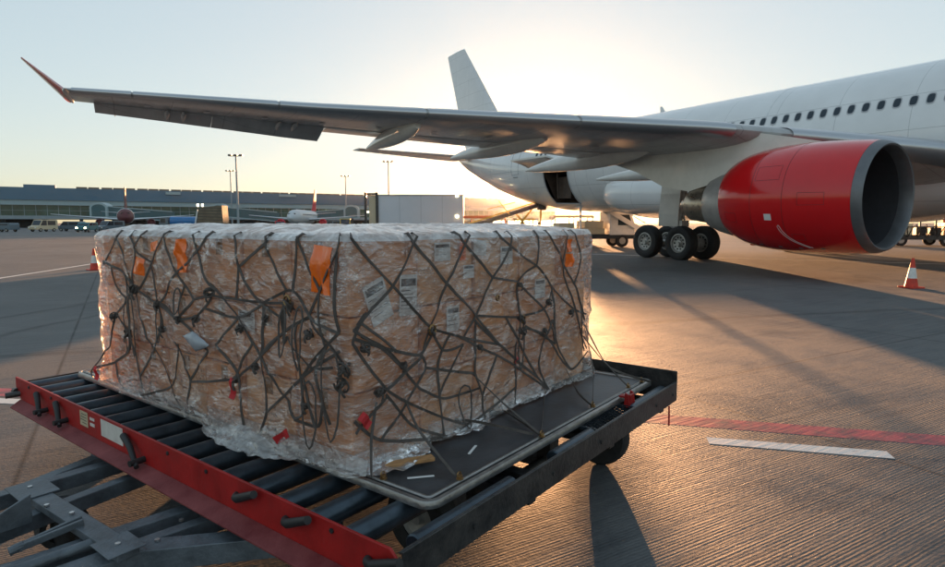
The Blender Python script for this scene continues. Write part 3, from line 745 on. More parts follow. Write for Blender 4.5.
for idx, (f, pts) in enumerate(NET):
    nr = NRL if f == 'L' else NRR
    P = [Vector(p) for p in pts]; D = densify(P); out = []
    for i, q in enumerate(D):
        nearpal = q.z < .57 and i > len(D)*.6 and (len(pts) > 1 and pts[-1][2] <= .56)
        if f == 'T': s_ = Vector(q); s_.z = max(s_.z, .552)
        elif nearpal or (pts[-1][2] <= .56 and i > len(D)-6):
            t = max(0, (i-(len(D)-6))/5); s_ = surf(f, tuple(q)).lerp(Vector((min(q.x, .0)+.0 if f == 'L' else q.x, q.y, .553)), t)
        else: s_ = surf(f, tuple(q))
        out.append(s_)
    if f == 'L' or f == 'R':
        for i in range(1, len(out)-1): out[i] = (out[i-1]+out[i]*2+out[i+1])/4
    # straps that start at the top edge run on over the top
    if pts[0][2] > 1.50:
        s0 = out[0]; inn = Vector((1, 0, 0)) if f == 'L' else Vector((0, 1, 0)); d = (P[0]-P[1]).normalized()
        lat = d.y if f == 'L' else d.x; lv = Vector((0, 1, 0)) if f == 'L' else Vector((1, 0, 0))
        if (f == 'R' and s0.x < .12) or (f == 'L' and s0.y < .58): inn = Vector((.7, .7, 0))
        ext = []
        for k in range(1, 8):
            q = s0+inn*(.012+.022*k)+lv*lat*.006*k; q.z = CZ1+.030-.009*k; ext.append(q)
        out = ext[::-1]+out
    w = .0125 if idx % 3 else .0145
    ribbon(out, nr, w, seed=idx*1.7).build('strap', M_strap, net)
    for q in (out[0] if pts[0][2] <= 1.5 else None, out[-1]):
        if q is None: continue
        key = (round(q.x*12), round(q.y*12), round(q.z*12)); nodes.setdefault(key, []).append((q, f))
# top straps running across the stack
for k in range(0):
    y = CY0+.2+k*.4; a = Vector((CX0-.01, y, CZ1+.040)); b = Vector((CX1, y+.35*(1 if k % 2 else -1), CZ1+.040))
    pts = [a.lerp(b, t/30)+Vector((0, 0, .012+.012*noise.noise(Vector((t*.3, k, 0))))) for t in range(31)]
    ribbon(pts, Vector((0, 0, 1)), .013, seed=k).build('strap', M_strap, net)
# knots: short twisted wraps where straps meet
def knot(q, nr, s_, sd_):
    m = MB(); r2 = random.Random(sd_)
    for k in range(5):
        a0 = r2.uniform(0, 6.28); rr = s_*r2.uniform(.55, 1.0); ax = Vector((r2.uniform(-1, 1), r2.uniform(-1, 1), r2.uniform(-1, 1))).normalized()
        e1 = ax.orthogonal().normalized(); e2 = ax.cross(e1)
        pts = [q+nr*.006+(e1*math.cos(a0+t*.6)+e2*math.sin(a0+t*.6))*rr for t in range(10)]
        m.tube(pts, .0045, 6)
    for k in range(1):     # loose tails
        d = Vector((r2.uniform(-1, 1), r2.uniform(-1, 1), r2.uniform(-1.6, -.3))); d -= nr*d.dot(nr); d.normalize()
        p0 = q+nr*.012; L_ = s_*r2.uniform(1.4, 3.2)
        L_ *= .6
        pts = [p0+d*L_*t/6+nr*(.01*math.sin(t*.5))+Vector((0, 0, -.012*t*t/36)) for t in range(7)]
        rb = ribbon(pts, nr, .014, seed=sd_+k); m.add(rb.v, rb.f)
    return m
kn = [((0, 2.29, 1.21), 'L', .040), ((0, 2.04, 1.14), 'L', .034), ((0, 2.61, 1.02), 'L', .034), ((0, 2.41, .93), 'L', .05), ((0, 1.45, 1.25), 'L', .04), ((0, 1.78, 1.08), 'L', .03),
      ((0, 1.2, 1.09), 'L', .034), ((0, .99, 1.16), 'L', .03), ((0, .80, 1.24), 'L', .045), ((0, .64, 1.13), 'L', .034), ((0, .45, 1.0), 'L', .055), ((0, .47, .93), 'L', .05),
      ((0, 1.28, .82), 'L', .03), ((0, 1.08, .92), 'L', .028), ((0, 2.0, 1.0), 'L', .03), ((0, 1.6, 1.1), 'L', .03), ((0, .7, .80), 'L', .028)]
kr = [((.13, .4, .88), .04), ((.48, .4, 1.09), .03), ((1.24, .4, 1.06), .04), ((1.27, .4, .98), .045), ((1.55, .4, 1.12), .03), ((.27, .4, .97), .03), ((.06, .4, 1.08), .04), ((1.24, .4, 1.25), .024), ((1.5, .4, .95), .028), ((.87, .4, .95), .024), ((1.86, .4, 1.02), .03)]
for i, (p, f, s_) in enumerate(kn): knot(surf('L', p), NRL, s_*.72, i).build('knot', M_strap, net)
for i, (p, s_) in enumerate(kr): knot(surf('R', p), NRR, s_*.62, i+50).build('knot', M_strap, net)
def ring(q, nr, r=.020):
    m = MB(); e1 = nr.orthogonal().normalized(); e2 = nr.cross(e1)
    m.tube([q+nr*.014+(e1*math.cos(a*.5236)+e2*math.sin(a*.5236))*r for a in range(13)], .0055, 8)
    return m.build('ring', M_brass, net, smooth=True)
ring(surf('R', (.48, .4, 1.10)), NRR, .022); ring(surf('R', (1.26, .4, 1.05)), NRR, .02); ring(surf('L', (0, .80, 1.26)), NRL, .022); ring(surf('R', (1.0, .4, 1.20)), NRR, .013)
# hooks / studs on the pallet rail
for (x, y) in ((.02, 1.78), (.02, .77), (.02, 2.31), (.02, 2.95), (.06, .31), (.25, .055), (.89, .04), (1.49, .055), (2.0, .055), (2.19, .04)):
    m = MB(); m.lathe([(0, .016), (.004, .016), (.006, .008), (.012, .008), (.013, .012), (.017, .012), (.018, .001)], (x, y, PZ+.012), 'z', 14)
    m.tube([Vector((x, y, PZ+.030))+Vector((.012*math.cos(a*.6), .004, .012*math.sin(a*.6))) for a in range(11)], .003, 6)
    m.build('stud_fitting', M_brass, net, smooth=True)
def redtag(q, nr, w, h, tilt):
    m = MB(); t = nr.cross(Vector((0, 0, 1))).normalized(); pts = []
    for k in range(6):
        z = -h*k/5; pts.append(q+nr*(.014+.008*math.sin(k*1.3+tilt))+Vector((0, 0, z))+t*tilt*.02*k)
    rb = ribbon(pts, nr, w, .002, seed=tilt); m.add(rb.v, rb.f); m.build('red_tag', M_redfab, net)
redtag(surf('L', (0, 1.29, .83)), NRL, .032, .11, .2); redtag(surf('L', (0, .81, .66)), NRL, .04, .06, 1.0)
redtag(surf('R', (.03, .4, .80)), NRR, .04, .06, -.5); redtag(surf('L', (0, 2.88, .66)), NRL, .03, .09, .1); redtag(surf('R', (1.2, .4, .84)), NRR, .014, .04, .1)
# hanging loops of spare webbing
for i, (f, u, z, l, w_) in enumerate((('L', 2.34, 1.27, .10, .03), ('L', 1.78, 1.25, .14, .03), ('L', 2.40, 1.16, .34, .04), ('L', 2.33, 1.16, .36, .03), ('L', .72, 1.24, .28, .03), ('L', .85, 1.22, .22, .03),
        ('L', .52, 1.08, .40, .05), ('L', 2.02, 1.12, .20, .03), ('R', 1.24, 1.06, .30, .035), ('L', .66, .92, .30, .05), ('R', .72, .78, .22, .05))):
    pts = []
    for k in range(15):
        a = k/14*2*math.pi; du = w_*math.sin(a)*(1+.3*math.cos(a)); zz = z-l*(1-math.cos(a))/2
        q = surf(f, (0, u+du, zz) if f == 'L' else (u+du, 0, zz)); pts.append(q+(NRL if f == 'L' else NRR)*(.008+.012*math.sin(a*.5)))
    ribbon(pts, NRL if f == 'L' else NRR, .009, .003, seed=i).build('loop', M_strap, net)
# grey pouch tucked under the net
m = MB(); q0 = surf('L', (0, 1.59, .98)); secs = []
for i in range(13):
    u = -.13+.26*i/12; row = []
    for k in range(9):
        t = k/8; top = .055-abs(u-.02)*.35; bot = -.05+abs(u)*.55*(1 if u > 0 else .6)
        row.append((q0.x-.008-.018*math.sin(math.pi*t)*math.sin(math.pi*i/12)-.004*noise.noise(Vector((u*30, t*6, 0))), q0.y+u, q0.z+top+(bot-top)*t))
    secs.append(row)
m.loft(secs, cap=False, close=False); po = m.build('document_pouch', M_pouch, smooth=True)
sm = po.modifiers.new('solid', 'SOLIDIFY'); sm.thickness = .003
tag(place(po), 'grey plastic pouch wedged under the net on the long side of the boxes', 'pouch')
# timber block and scraps on the pallet
m = MB(); m.beam((.13, .38, .557), (.33, .27, .557), .05, .018); o = m.build('timber_block', M_wood, bevel=.004); tag(place(o), 'short bare timber block lying on the pallet beside the film', 'timber block')
for i, (a, b, lb) in enumerate((((.50, .20), (.60, .235), 'white plastic strip lying on the pallet, midway along its right edge'), ((.22, .17), (.13, .24), 'thin white plastic strip lying near the pallet corner'))):
    m = MB(); m.beam((*a, PZ+.006), (*b, PZ+.008), .012, .003); o = m.build('plastic_strip', M_label); tag(place(o), lb, 'plastic strip')

# ---- the dolly
dol = empty('pallet_dolly', DO, DRZ)
tag(dol, 'low roller deck pallet dolly with a red side beam and dark steel rails', 'pallet dolly')
X0, X1, Y0, Y1 = -.29, 2.38, -.128, 3.54
# red side beam (thin web and outward sloping flange) with clipped ends
m = MB(); m.prism([(Y0, .385), (Y1-.06, .385), (Y1+.03, .46), (Y1+.03, .535), (Y0+.04, .535), (Y0+.0, .50)], X0-.012, X0, 'x')
sb = m.build('side_beam', M_dred, dol, bevel=.003); m = MB()
m.add([(X0-.012, Y0, .392), (X0-.012, Y1-.05, .392), (X0-.088, Y1-.10, .364), (X0-.088, Y0, .364), (X0-.012, Y0, .382), (X0-.012, Y1-.05, .382), (X0-.088, Y1-.10, .354), (X0-.088, Y0, .354)],
      [(0,1,2,3),(4,7,6,5),(0,4,5,1),(1,5,6,2),(2,6,7,3),(3,7,4,0)])
m.build('beam_flange', M_dredust, dol, bevel=.003)
m = MB(); m.prism([(Y0-.006, .35), (Y0+.05, .35), (Y0+.05, .50), (Y0-.006, .50)], X0-.0155, X0-.0125, 'x'); m.build('worn_corner', M_dsteel, sb)
# lever pins
for (y, z, hx) in ((.79, .462, 0), (.45, .462, 0), (-.01, .462, 0)):
    m = MB(); m.tube([(X0-.013, y+.02, z-.004), (X0-.03, y+.005, z+.002), (X0-.042, y-.03, z+.012)], [.022, .017, .013], 12); m.tube([(X0-.04, y-.024, z+.010), (X0-.048, y-.16, z+.068)], [.019, .016], 12)
    m.build('lever_handle', M_black, dol, smooth=True)
for (y, s_) in ((1.66, 1.5), (2.66, 1.), (2.99, 1.)):
    m = MB()
    m.tube([(X0-.03, y+.12*s_, .500), (X0-.045, y+.05*s_, .47), (X0-.06, y-.01, .415)], [.017, .016, .013], 12); m.tube([(X0-.008, y-.01, .415), (X0-.09, y-.02, .415)], .016, 12)
    m.tube([(X0-.06, y-.01, .415), (X0-.07, y-.05, .40)], .012, 10)
    m.build('lever_handle', M_black, dol, smooth=True)
m = MB(); m.tube([(X0-.09, Y1-.02, .425), (X0+.05, Y1-.05, .43)], .020, 14); m.tube([(X0-.02, Y1-.01, .44), (X0-.02, Y1+.03, .44)], .022, 14); m.build('end_pin', M_dsteel, dol, smooth=True)
# plates on the beam
def bplate(y0, y1, z0, z1, mt, name):
    mm = MB(); mm.box((X0-.0145, y0, z0), (X0-.012, y1, z1)); return mm.build(name, mt, sb)
bplate(1.89, 2.16, .425, .520, M_sticker, 'white_plate'); bplate(2.34, 2.45, .43, .516, M_cream, 'cream_plate')
bplate(2.25, 2.31, .485, .50, M_sticker, 'small_label'); bplate(2.25, 2.31, .45, .468, M_sticker, 'small_label')
mm = MB()
for k in range(4): mm.box((X0-.0152, 2.355, .447+.017*k), (X0-.0147, 2.42+.02*((k*3) % 4)/3, .451+.017*k))
mm.build('printed_lines', M_ink, sb)
# right side rail: C-channel
m = MB(); m.box((X0+.003, Y0-.006, .40), (X1, Y0, .53)); m.box((X0+.003, Y0+.001, .522), (X1, Y0+.012, .53))
m.build('side_rail', M_dsteel, dol, bevel=.0025)
# far rail, end stops
m = MB(); m.box((X1+.001, Y0-.002, .40), (X1+.012, Y1, .60)); m.build('end_stop', M_dsteel, dol, bevel=.003)
m = MB(); m.box((X0+.004, Y1, .40), (X1, Y1+.008, .50)); m.build('end_rail', M_dsteel, dol, bevel=.003)
# rollers
k = 0; yy = .16
while yy < 3.5:
    m = MB(); xa = X0+.03
    m.lathe([(xa, .012), (xa, .041), (xa+.005, .045), (1.02, .045), (1.025, .041), (1.025, .012)], (0, yy, .466), 'x', 20)
    m.lathe([(1.09, .012), (1.09, .041), (1.095, .045), (X1-.08, .045), (X1-.075, .041), (X1-.075, .012)], (0, yy, .466), 'x', 20)
    m.tube([(X0+.005, yy, .466), (X1-.01, yy, .466)], .012, 8)
    m.build('roller', M_roller, dol, smooth=True)
    yy += .205
# edge rollers in the gap beside the right rail
yy = Y0+.064
for (xa, xb) in ((-.16, .46), (.82, 1.22), (1.74, 2.28)):
    m = MB(); m.lathe([(xa, .010), (xa, .036), (xa+.005, .042), (xb-.005, .042), (xb, .036), (xb, .010)], (0, yy, .472), 'x', 22); m.build('edge_roller', M_roller, dol, smooth=True)
m = MB(); m.tube([(.46, yy-.01, .47), (.82, yy-.01, .47)], .010, 8); m.build('roller_shaft', M_steel, dol, smooth=True)
# expanded-metal step plate
m = MB(); a0, a1, b0, b1 = 1.24, 1.72, Y0+.03, .05
nx, ny = 14, 6
for i in range(nx):
    for j in range(ny):
        cx, cy = a0+(a1-a0)*(i+.5+.5*(j % 2))/(nx+.5), b0+(b1-b0)*(j+.5)/ny; dx, dy = (a1-a0)/nx*.5, (b1-b0)/ny*1.0
        for s1 in (-1, 1):
            for s2 in (-1, 1): m.beam((cx+s1*dx, cy, .505), (cx, cy+s2*dy, .505), .005, .006)
m.box((a0-.008, b0-.012, .49), (a1+.008, b0-.006, .51)); m.box((a0-.012, b0, .49), (a0-.006, b1, .51)); m.box((a1+.006, b0, .49), (a1+.012, b1, .51))
m.build('mesh_step_plate', M_roller, dol)
# red stop bracket
m = MB(); bx_ = 1.73
m.prism([(-.075, .47), (-.055, .575), (-.035, .585), (-.03, .50)], bx_, bx_+.012, 'x'); m.prism([(-.075, .47), (-.055, .575), (-.035, .585), (-.03, .50)], bx_+.075, bx_+.087, 'x')
m.box((bx_+.0125, -.066, .48), (bx_+.0745, -.052, .572)); m.box((bx_+.02, -.05, .545), (bx_+.068, .012, .557)); m.tube([(bx_-.02, -.055, .50), (bx_+.105, -.055, .50)], .008, 8)
m.build('stop_bracket', M_dred, dol, bevel=.002)
# cross members and chassis
m = MB()
for x in (-.20, .62, 1.48, X1-.10): m.box((x-.03, Y0+.055, .33), (x+.03, Y1-.005, .412))
for y in (.30, 1.75, 3.2): m.box((X0+.01, y-.035, .326), (X1-.02, y+.035, .396))
m.box((X0+.002, Y0+.002, .33), (X0+.035, Y1-.02, .40))
for x in (.50, .66, 1.30): m.box((x-.02, Y0+.003, .40), (x+.05, .20, .44))
m.build('deck_frame', M_dsteel, dol, bevel=.003)
m = MB(); m.box((.72, .30, .15), (.80, 3.1, .30)); m.box((1.36, .30, .15), (1.44, 3.1, .30)); m.build('chassis_beam', M_galv, dol, bevel=.003)
def dwheel(x, y):
    w = empty('wheel', (x, y, .2)); w.parent = dol
    m = MB(); r = .2; m.lathe([(-.05, .10), (-.055, .14), (-.05, .185), (-.03, r), (.03, r), (.05, .185), (.055, .14), (.05, .10)], (0, 0, 0), 'x', 32); m.build('tyre', M_tyre, w, smooth=True)
    m = MB(); m.lathe([(-.045, .10), (-.03, .09), (-.02, .03), (-.05, .025), (-.05, .0005)], (0, 0, 0), 'x', 24); m.lathe([(.045, .10), (.03, .09), (.02, .03), (.05, .025), (.05, .0005)], (0, 0, 0), 'x', 24); m.lathe([(-.045, .10), (.045, .10)], (0, 0, 0), 'x', 24); m.build('rim', M_hub, w, smooth=True)
    return w
for (x, y) in ((.42, .42), (1.98, .24), (.30, 3.0), (1.98, 3.0)): dwheel(x, y)
for y in (.30, 3.0):
    m = MB(); m.tube([(.25, y, .2), (2.05, y, .2)], .028, 12)
    for x in (.50, .76, 1.40, 1.88): m.box((x-.05, y-.045, .20), (x+.05, y+.045, .328))
    m.build('axle', M_dsteel, dol, smooth=True)
m = MB(); m.tube([(2.22, Y0-.01, .40), (2.22, Y0-.012, .30), (2.222, Y0-.012, .27)], .006, 6); m.build('hanging_strap', M_redfab, dol)

# ---- drawbar frame pulled out on the near left
tb = empty('drawbar_frame', DO, DRZ)
tag(tb, 'grey galvanised drawbar frame of square beams, low in front of the red side beam', 'drawbar frame')
Z = .27
def bar(p, q, w=.07, h=.07, name='beam', mt=None, z=Z, z2=None):
    m = MB(); m.beam((p[0], p[1], z), (q[0], q[1], z if z2 is None else z2), w, h); return m.build(name, mt or M_galv, tb, bevel=.004)
bar((-.05, 2.05), (-1.25, 2.05), .075)
bar((-.12, 1.80), (-1.25, 1.62), .065)
bar((-.28, 1.20), (-1.25, 1.30), .075, z=Z-.003)
bar((-.20, 1.02), (-1.15, 1.13), .06, z=Z-.002)
bar((-.72, 1.93), (-.68, .95), .085, .035, z=Z+.056)
bar((.0, .50), (-.60, 1.02), .10, .09, z=Z-.01)
bar((-.60, 1.02), (-1.1, 1.06), .10, .09, z=Z-.008)
bar((-.26, 2.38), (.10, 1.95), .10, .08, z=Z+.01)
bar((-.22, 2.30), (-.72, 2.45), .08, .075, z=Z-.03, z2=Z-.16)
m = MB(); m.prism([(-.80, Z+.03), (-1.10, Z+.03), (-.80, Z+.16)], 1.60, 1.612, 'y'); m.build('gusset', M_galv, tb, bevel=.002)
m = MB()
for dx in (-.02, .02): m.beam((-.70+dx*.2, 1.33+dx, Z+.085), (-.92, 1.36+dx*.3, Z+.05), .016, .028)
m.tube([(-.90, 1.36, Z+.055), (-.95, 1.365, Z+.045)], .018, 10); m.build('latch_fork', M_galv, tb, bevel=.003)
m = MB(); m.tube([(-.68, 1.16, Z+.05), (-1.02, 1.22, Z+.03)], .022, 12); m.lathe([(-.02, .034), (.02, .034)], (-1.0, 1.217, Z+.03), 'x', 12); m.build('push_rod', M_galv, tb, smooth=True)
m = MB(); m.tube([(-.60, 1.9, 0.0), (-.60, 1.9, .24)], .05, 14); m.lathe([(-.03, .08), (-.035, .11), (.035, .11), (.03, .08)], (-.60, 1.9, .11), 'y', 20); m.build('castor_wheel', M_tyre, tb, smooth=True)
m = MB(); m.tube([(-1.15, 1.2, 0.0), (-1.15, 1.2, .24)], .035, 12); m.build('support_leg', M_galv, tb, smooth=True)

# bolt heads and weld plates
def bolts(pts, parent, r=.011, ax='z'):
    for p in pts:
        m = MB(); m.lathe([(0, r), (.009, r), (.009, .0005)], p, ax, 6); m.build('bolt_head', M_steel, parent)
bolts([(-.72, 1.90, Z+.075), (-.70, 1.45, Z+.075), (-.69, 1.02, Z+.075), (-.74, 1.62, Z+.075), (-.30, 2.02, Z+.037), (-.40, 1.10, Z+.030), (-.55, 1.0, Z+.036), (-.30, .77, Z+.036)], tb)
m = MB(); m.box((-.80, 1.76, Z+.0745), (-.64, 1.98, Z+.080)); m.build('weld_plate', M_galv, tb, bevel=.002)
m = MB(); m.box((-.76, .93, Z+.0745), (-.62, 1.10, Z+.080)); m.build('weld_plate', M_galv, tb, bevel=.002)
for y in (.2, 1.05, 1.4, 2.9, 3.3):
    m = MB(); m.lathe([(-.006, .0005), (-.006, .010), (0, .010)], (X0-.0125, y, .505), 'x', 6); m.build('bolt_head', M_dsteel, dol)
for x in (.1, .7, 1.2, 2.0, 2.3):
    m = MB(); m.lathe([(-.006, .0005), (-.006, .010), (0, .010)], (x, Y0-.0065, .46), 'y', 6); m.build('bolt_head', M_dsteel, dol)
# ------------------------------------------------------------------ the big aircraft (x forward, y to port, origin on the ground between the main gears)
ac = empty('airliner', (13.88, 29.95, 0), R(-61), 0, R(1.0))
tag(ac, 'big white wide-body airliner with a red engine cowl, its wing stretching over the apron', 'airliner')
FUS = [(-31.2, 6.75, 7.15, .10), (-30.6, 6.45, 7.30, .30), (-29, 5.75, 7.48, .70), (-26, 4.72, 7.62, 1.42), (-22.5, 3.62, 7.72, 2.08), (-20, 3.02, 7.76, 2.42), (-18, 2.66, 7.77, 2.62), (-16, 2.36, 7.77, 2.75), (-14.4, 2.21, 7.77, 2.80), (-13.9, 2.19, 7.77, 2.81), (-11.3, 2.13, 7.77, 2.82), (-8, 2.13, 7.77, 2.82), (0, 2.13, 7.77, 2.82), (8, 2.13, 7.77, 2.82), (16, 2.13, 7.77, 2.82), (20, 2.16, 7.75, 2.80), (23, 2.32, 7.55, 2.62), (25.5, 2.7, 7.0, 2.1), (27.5, 3.3, 6.0, 1.25), (28.6, 4.1, 5.0, .3)]
def fsec(x):
    for a, b in zip(FUS, FUS[1:]):
        if a[0] <= x <= b[0]:
            t = (x-a[0])/(b[0]-a[0]); return [a[i]+(b[i]-a[i])*t for i in (1, 2, 3)]
def fpt(x, ang, out=0):
    b, t, w = fsec(x); zc = (b+t)/2; rz = (t-b)/2
    return Vector((x, -(w+out)*math.cos(ang), zc+(rz+out)*math.sin(ang)))
xs = [f[0] for f in FUS]
for a in (-28, -24.5, -12.6, -4, 4, 12): xs.append(a)
xs = sorted(xs); SEG = 72
m = MB(); m.v = [tuple(fpt(x, 2*math.pi*k/SEG)) for x in xs for k in range(SEG)]
for i in range(len(xs)-1):
    for k in range(SEG):
        k2 = (k+1) % SEG
        if -13.95 < xs[i] and xs[i+1] < -11.25 and 61 <= k < 71: continue     # the open cargo door
        m.f.append((i*SEG+k, i*SEG+k2, (i+1)*SEG+k2, (i+1)*SEG+k)); m.m.append(0)
m.f += [tuple(range(SEG))[::-1], tuple((len(xs)-1)*SEG+k for k in range(SEG))]; m.m += [0, 0]
m.build('fuselage', M_white, ac, smooth=True)
# the open hold: liner, frame, raised door leaf
m = MB(); a0, a1 = R(-55), R(-5)
front = [fpt(x, a) for x, a in ((-13.9, a0), (-11.3, a0), (-11.3, a1), (-13.9, a1))]
back = [Vector((p.x, -.5, p.z)) for p in front]
m.add(front+back, [(4,5,6,7),(0,1,5,4),(1,2,6,5),(2,3,7,6),(3,0,4,7)]); m.build('cargo_hold', M_doorin, ac)
m = MB()
for xa in (-13.9, -11.3):
    m.tube([fpt(xa, a0+(a1-a0)*k/8, .01) for k in range(9)], .045, 6)
m.tube([fpt(-13.9, a1, .01), fpt(-11.3, a1, .01)], .045, 6); m.tube([fpt(-13.9, a0, .01), fpt(-11.3, a0, .01)], .045, 6); m.build('door_frame', M_frame, ac, smooth=True)
m = MB(); m.tube([(-13.1, -2.1, 3.0), (-13.15, -2.2, 4.75)], .06, 8); m.box((-13.5, -1.9, 3.0), (-12.0, -.7, 4.4)); m.build('hold_load', M_doorin, ac)
h0 = fpt(-13.95, a1, .03); secs = []
for k in range(9):
    t = k/8; yy_ = h0.y-1.75*t; zz = h0.z+.12+.72*math.sin(t*1.25)-.10*t; secs.append([(-15.0-.2*t, yy_, zz), (-11.25, yy_, zz), (-11.25, yy_, zz+.11), (-15.0-.2*t, yy_, zz+.11)])
m = MB(); m.loft(secs); m.build('cargo_door', M_fair, ac, smooth=True)
m = MB(); pp = [fpt(x, R(a), .006) for x, a in ((-16.3, -62), (-15.7, -62), (-15.5, -38), (-16.0, -38))]; m.add(pp, [(0,1,2,3)]); m.build('outflow_vent', M_darksteel, ac)
# passenger windows
def win_mesh():
    m = MB(); k = 16
    for (s_, o, mi) in ((1.28, .004, 0), (1.0, .010, 1)):
        pts = []
        for i in range(k):
            a = 2*math.pi*i/k; c, d = math.cos(a), math.sin(a); e = 2/3.2
            pts.append((abs(c)**e*math.copysign(1, c)*.118*s_, -o, abs(d)**e*math.copysign(1, d)*.17*s_))
        m.mi = mi; m.add(pts, [tuple(range(k))])
    return m
w0 = None; zc_ = 4.95; wz = 6.02; ang = math.asin((wz-zc_)/2.82)
for i in range(-30, 34):
    x = 1.04+.533*i
    if i in (-26, -27) or i in (-11, -12): continue
    if x < -21.0: continue
    b, t, w_ = fsec(x); zc = (b+t)/2; rz = (t-b)/2; an = math.asin(min(.9, (wz-zc)/rz))
    if w0 is None: w0 = win_mesh().build('window', [M_frame, M_glass], ac, fix=False); o = w0
    else: o = w0.copy(); COL.objects.link(o)
    p = fpt(x, an, .0); o.location = p; o.rotation_euler = (-an, 0, 0)
# door outlines
def outline(x0, x1, z0, z1, name='door_outline'):
    m = MB()
    def P(x, z):
        b, t, w_ = fsec(x); zc = (b+t)/2; return fpt(x, math.asin((z-zc)/((t-b)/2)), .004)
    q = [(x0, z0), (x1, z0), (x1, z1), (x0, z1)]
    for (xa, za), (xb, zb) in zip(q, q[1:]+q[:1]): m.tube([P(xa+(xb-xa)*k/6, za+(zb-za)*k/6) for k in range(7)], .012, 5)
    return m.build(name, M_line, ac)
outline(-18.2, -17.2, 4.75, 6.7, 'rear_door'); outline(-5.3, -4.4, 4.75, 6.8, 'mid_door'); outline(13.6, 14.6, 4.6, 6.6, 'front_door')
m = MB(); m.box((-17.9, -2.615, 4.55), (-17.3, -2.60, 4.60)); m.build('door_sill_mark', M_line, ac)
# registration letters near the tail (only partly seen)
m = MB()
for i, dz in enumerate((0, 0, 0)):
    x = -15.8+.42*i; p = fpt(x, R(34), .004)
# roof antennas
for x in (-6.2,):
    m = MB(); m.prism([(x-.2, 7.75), (x+.22, 7.75), (x-.10, 8.15), (x-.22, 8.15)], -.02, .02, 'y'); m.build('antenna', M_white, ac)
# panel seams round the fuselage
for x in (-22.0, -9.5, 2.2, 9.6):
    m = MB(); pts = [fpt(x, 2*math.pi*k/48, .0) for k in range(49)]; m.tube(pts, .010, 4, cap=False); m.build('panel_seam', M_frame, ac)

# belly and wing-root fairing
def superell(x, yc, zc, ry, rz, e=2.6, seg=40):
    out = []
    for k in range(seg):
        a = 2*math.pi*k/seg; c, d = math.cos(a), math.sin(a)
        out.append((x, yc+ry*abs(c)**(2/e)*math.copysign(1, c), zc+rz*abs(d)**(2/e)*math.copysign(1, d)))
    return out
m = MB(); m.loft([superell(x, 0, zc, ry, rz) for x, zc, ry, rz in ((-9.6, 3.35, .9, .45), (-9.0, 3.3, 1.9, .85), (-7.8, 3.2, 2.7, 1.22), (-6, 3.15, 3.05, 1.38), (-3, 3.1, 3.2, 1.45), (3, 3.1, 3.25, 1.45), (7, 3.15, 3.2, 1.4), (9.5, 3.3, 3.05, 1.25), (11.5, 3.5, 2.75, 1.0), (13.2, 3.6, 2.3, .7))])
m.build('belly_fairing', M_white, ac, smooth=True)

# wings
def airfoil(y, xle, ch, zle, tc, tw, n=14):
    pts = []; up, lo = [], []
    for k in range(n+1):
        t = (1-math.cos(math.pi*k/n))/2
        yt = 5*tc*(.2969*math.sqrt(t)-.126*t-.3516*t*t+.2843*t**3-.1036*t**4)
        cam_ = .012*math.sin(math.pi*min(1, t*1.1))
        up.append((t, cam_+yt*.95)); lo.append((t, cam_-yt*1.02))
    for (t, h) in up[::-1]+lo[1:-1]:
        dx = t*ch; dz = h*ch; pts.append((xle-dx*math.cos(tw)-dz*math.sin(tw)*0, y, zle+dz-dx*math.sin(tw)))
    return pts
WST = [(-1.5, 11.9, 12.0, 3.55, .14, R(4.0)), (-2.8, 11.1, 10.9, 3.78, .135, R(3.6)), (-5.2, 9.9, 9.3, 4.05, .125, R(2.8)), (-9.4, 7.40, 7.5, 4.50, .115, R(2)), (-11, 6.46, 6.8, 4.65, .11, R(1.8)), (-16, 3.55, 5.6, 4.90, .105, R(1.2)), (-21.7, .22, 4.2, 5.20, .10, R(.4)), (-26, -2.29, 3.1, 5.52, .095, R(-.3)), (-28.5, -3.75, 2.45, 5.70, .09, R(-.6))]
def wst(y, st=None):
    st = st or WST
    for a, b in zip(st, st[1:]):
        if b[0] <= y <= a[0]:
            t = (y-a[0])/(b[0]-a[0]); return [a[i]+(b[i]-a[i])*t for i in range(6)]
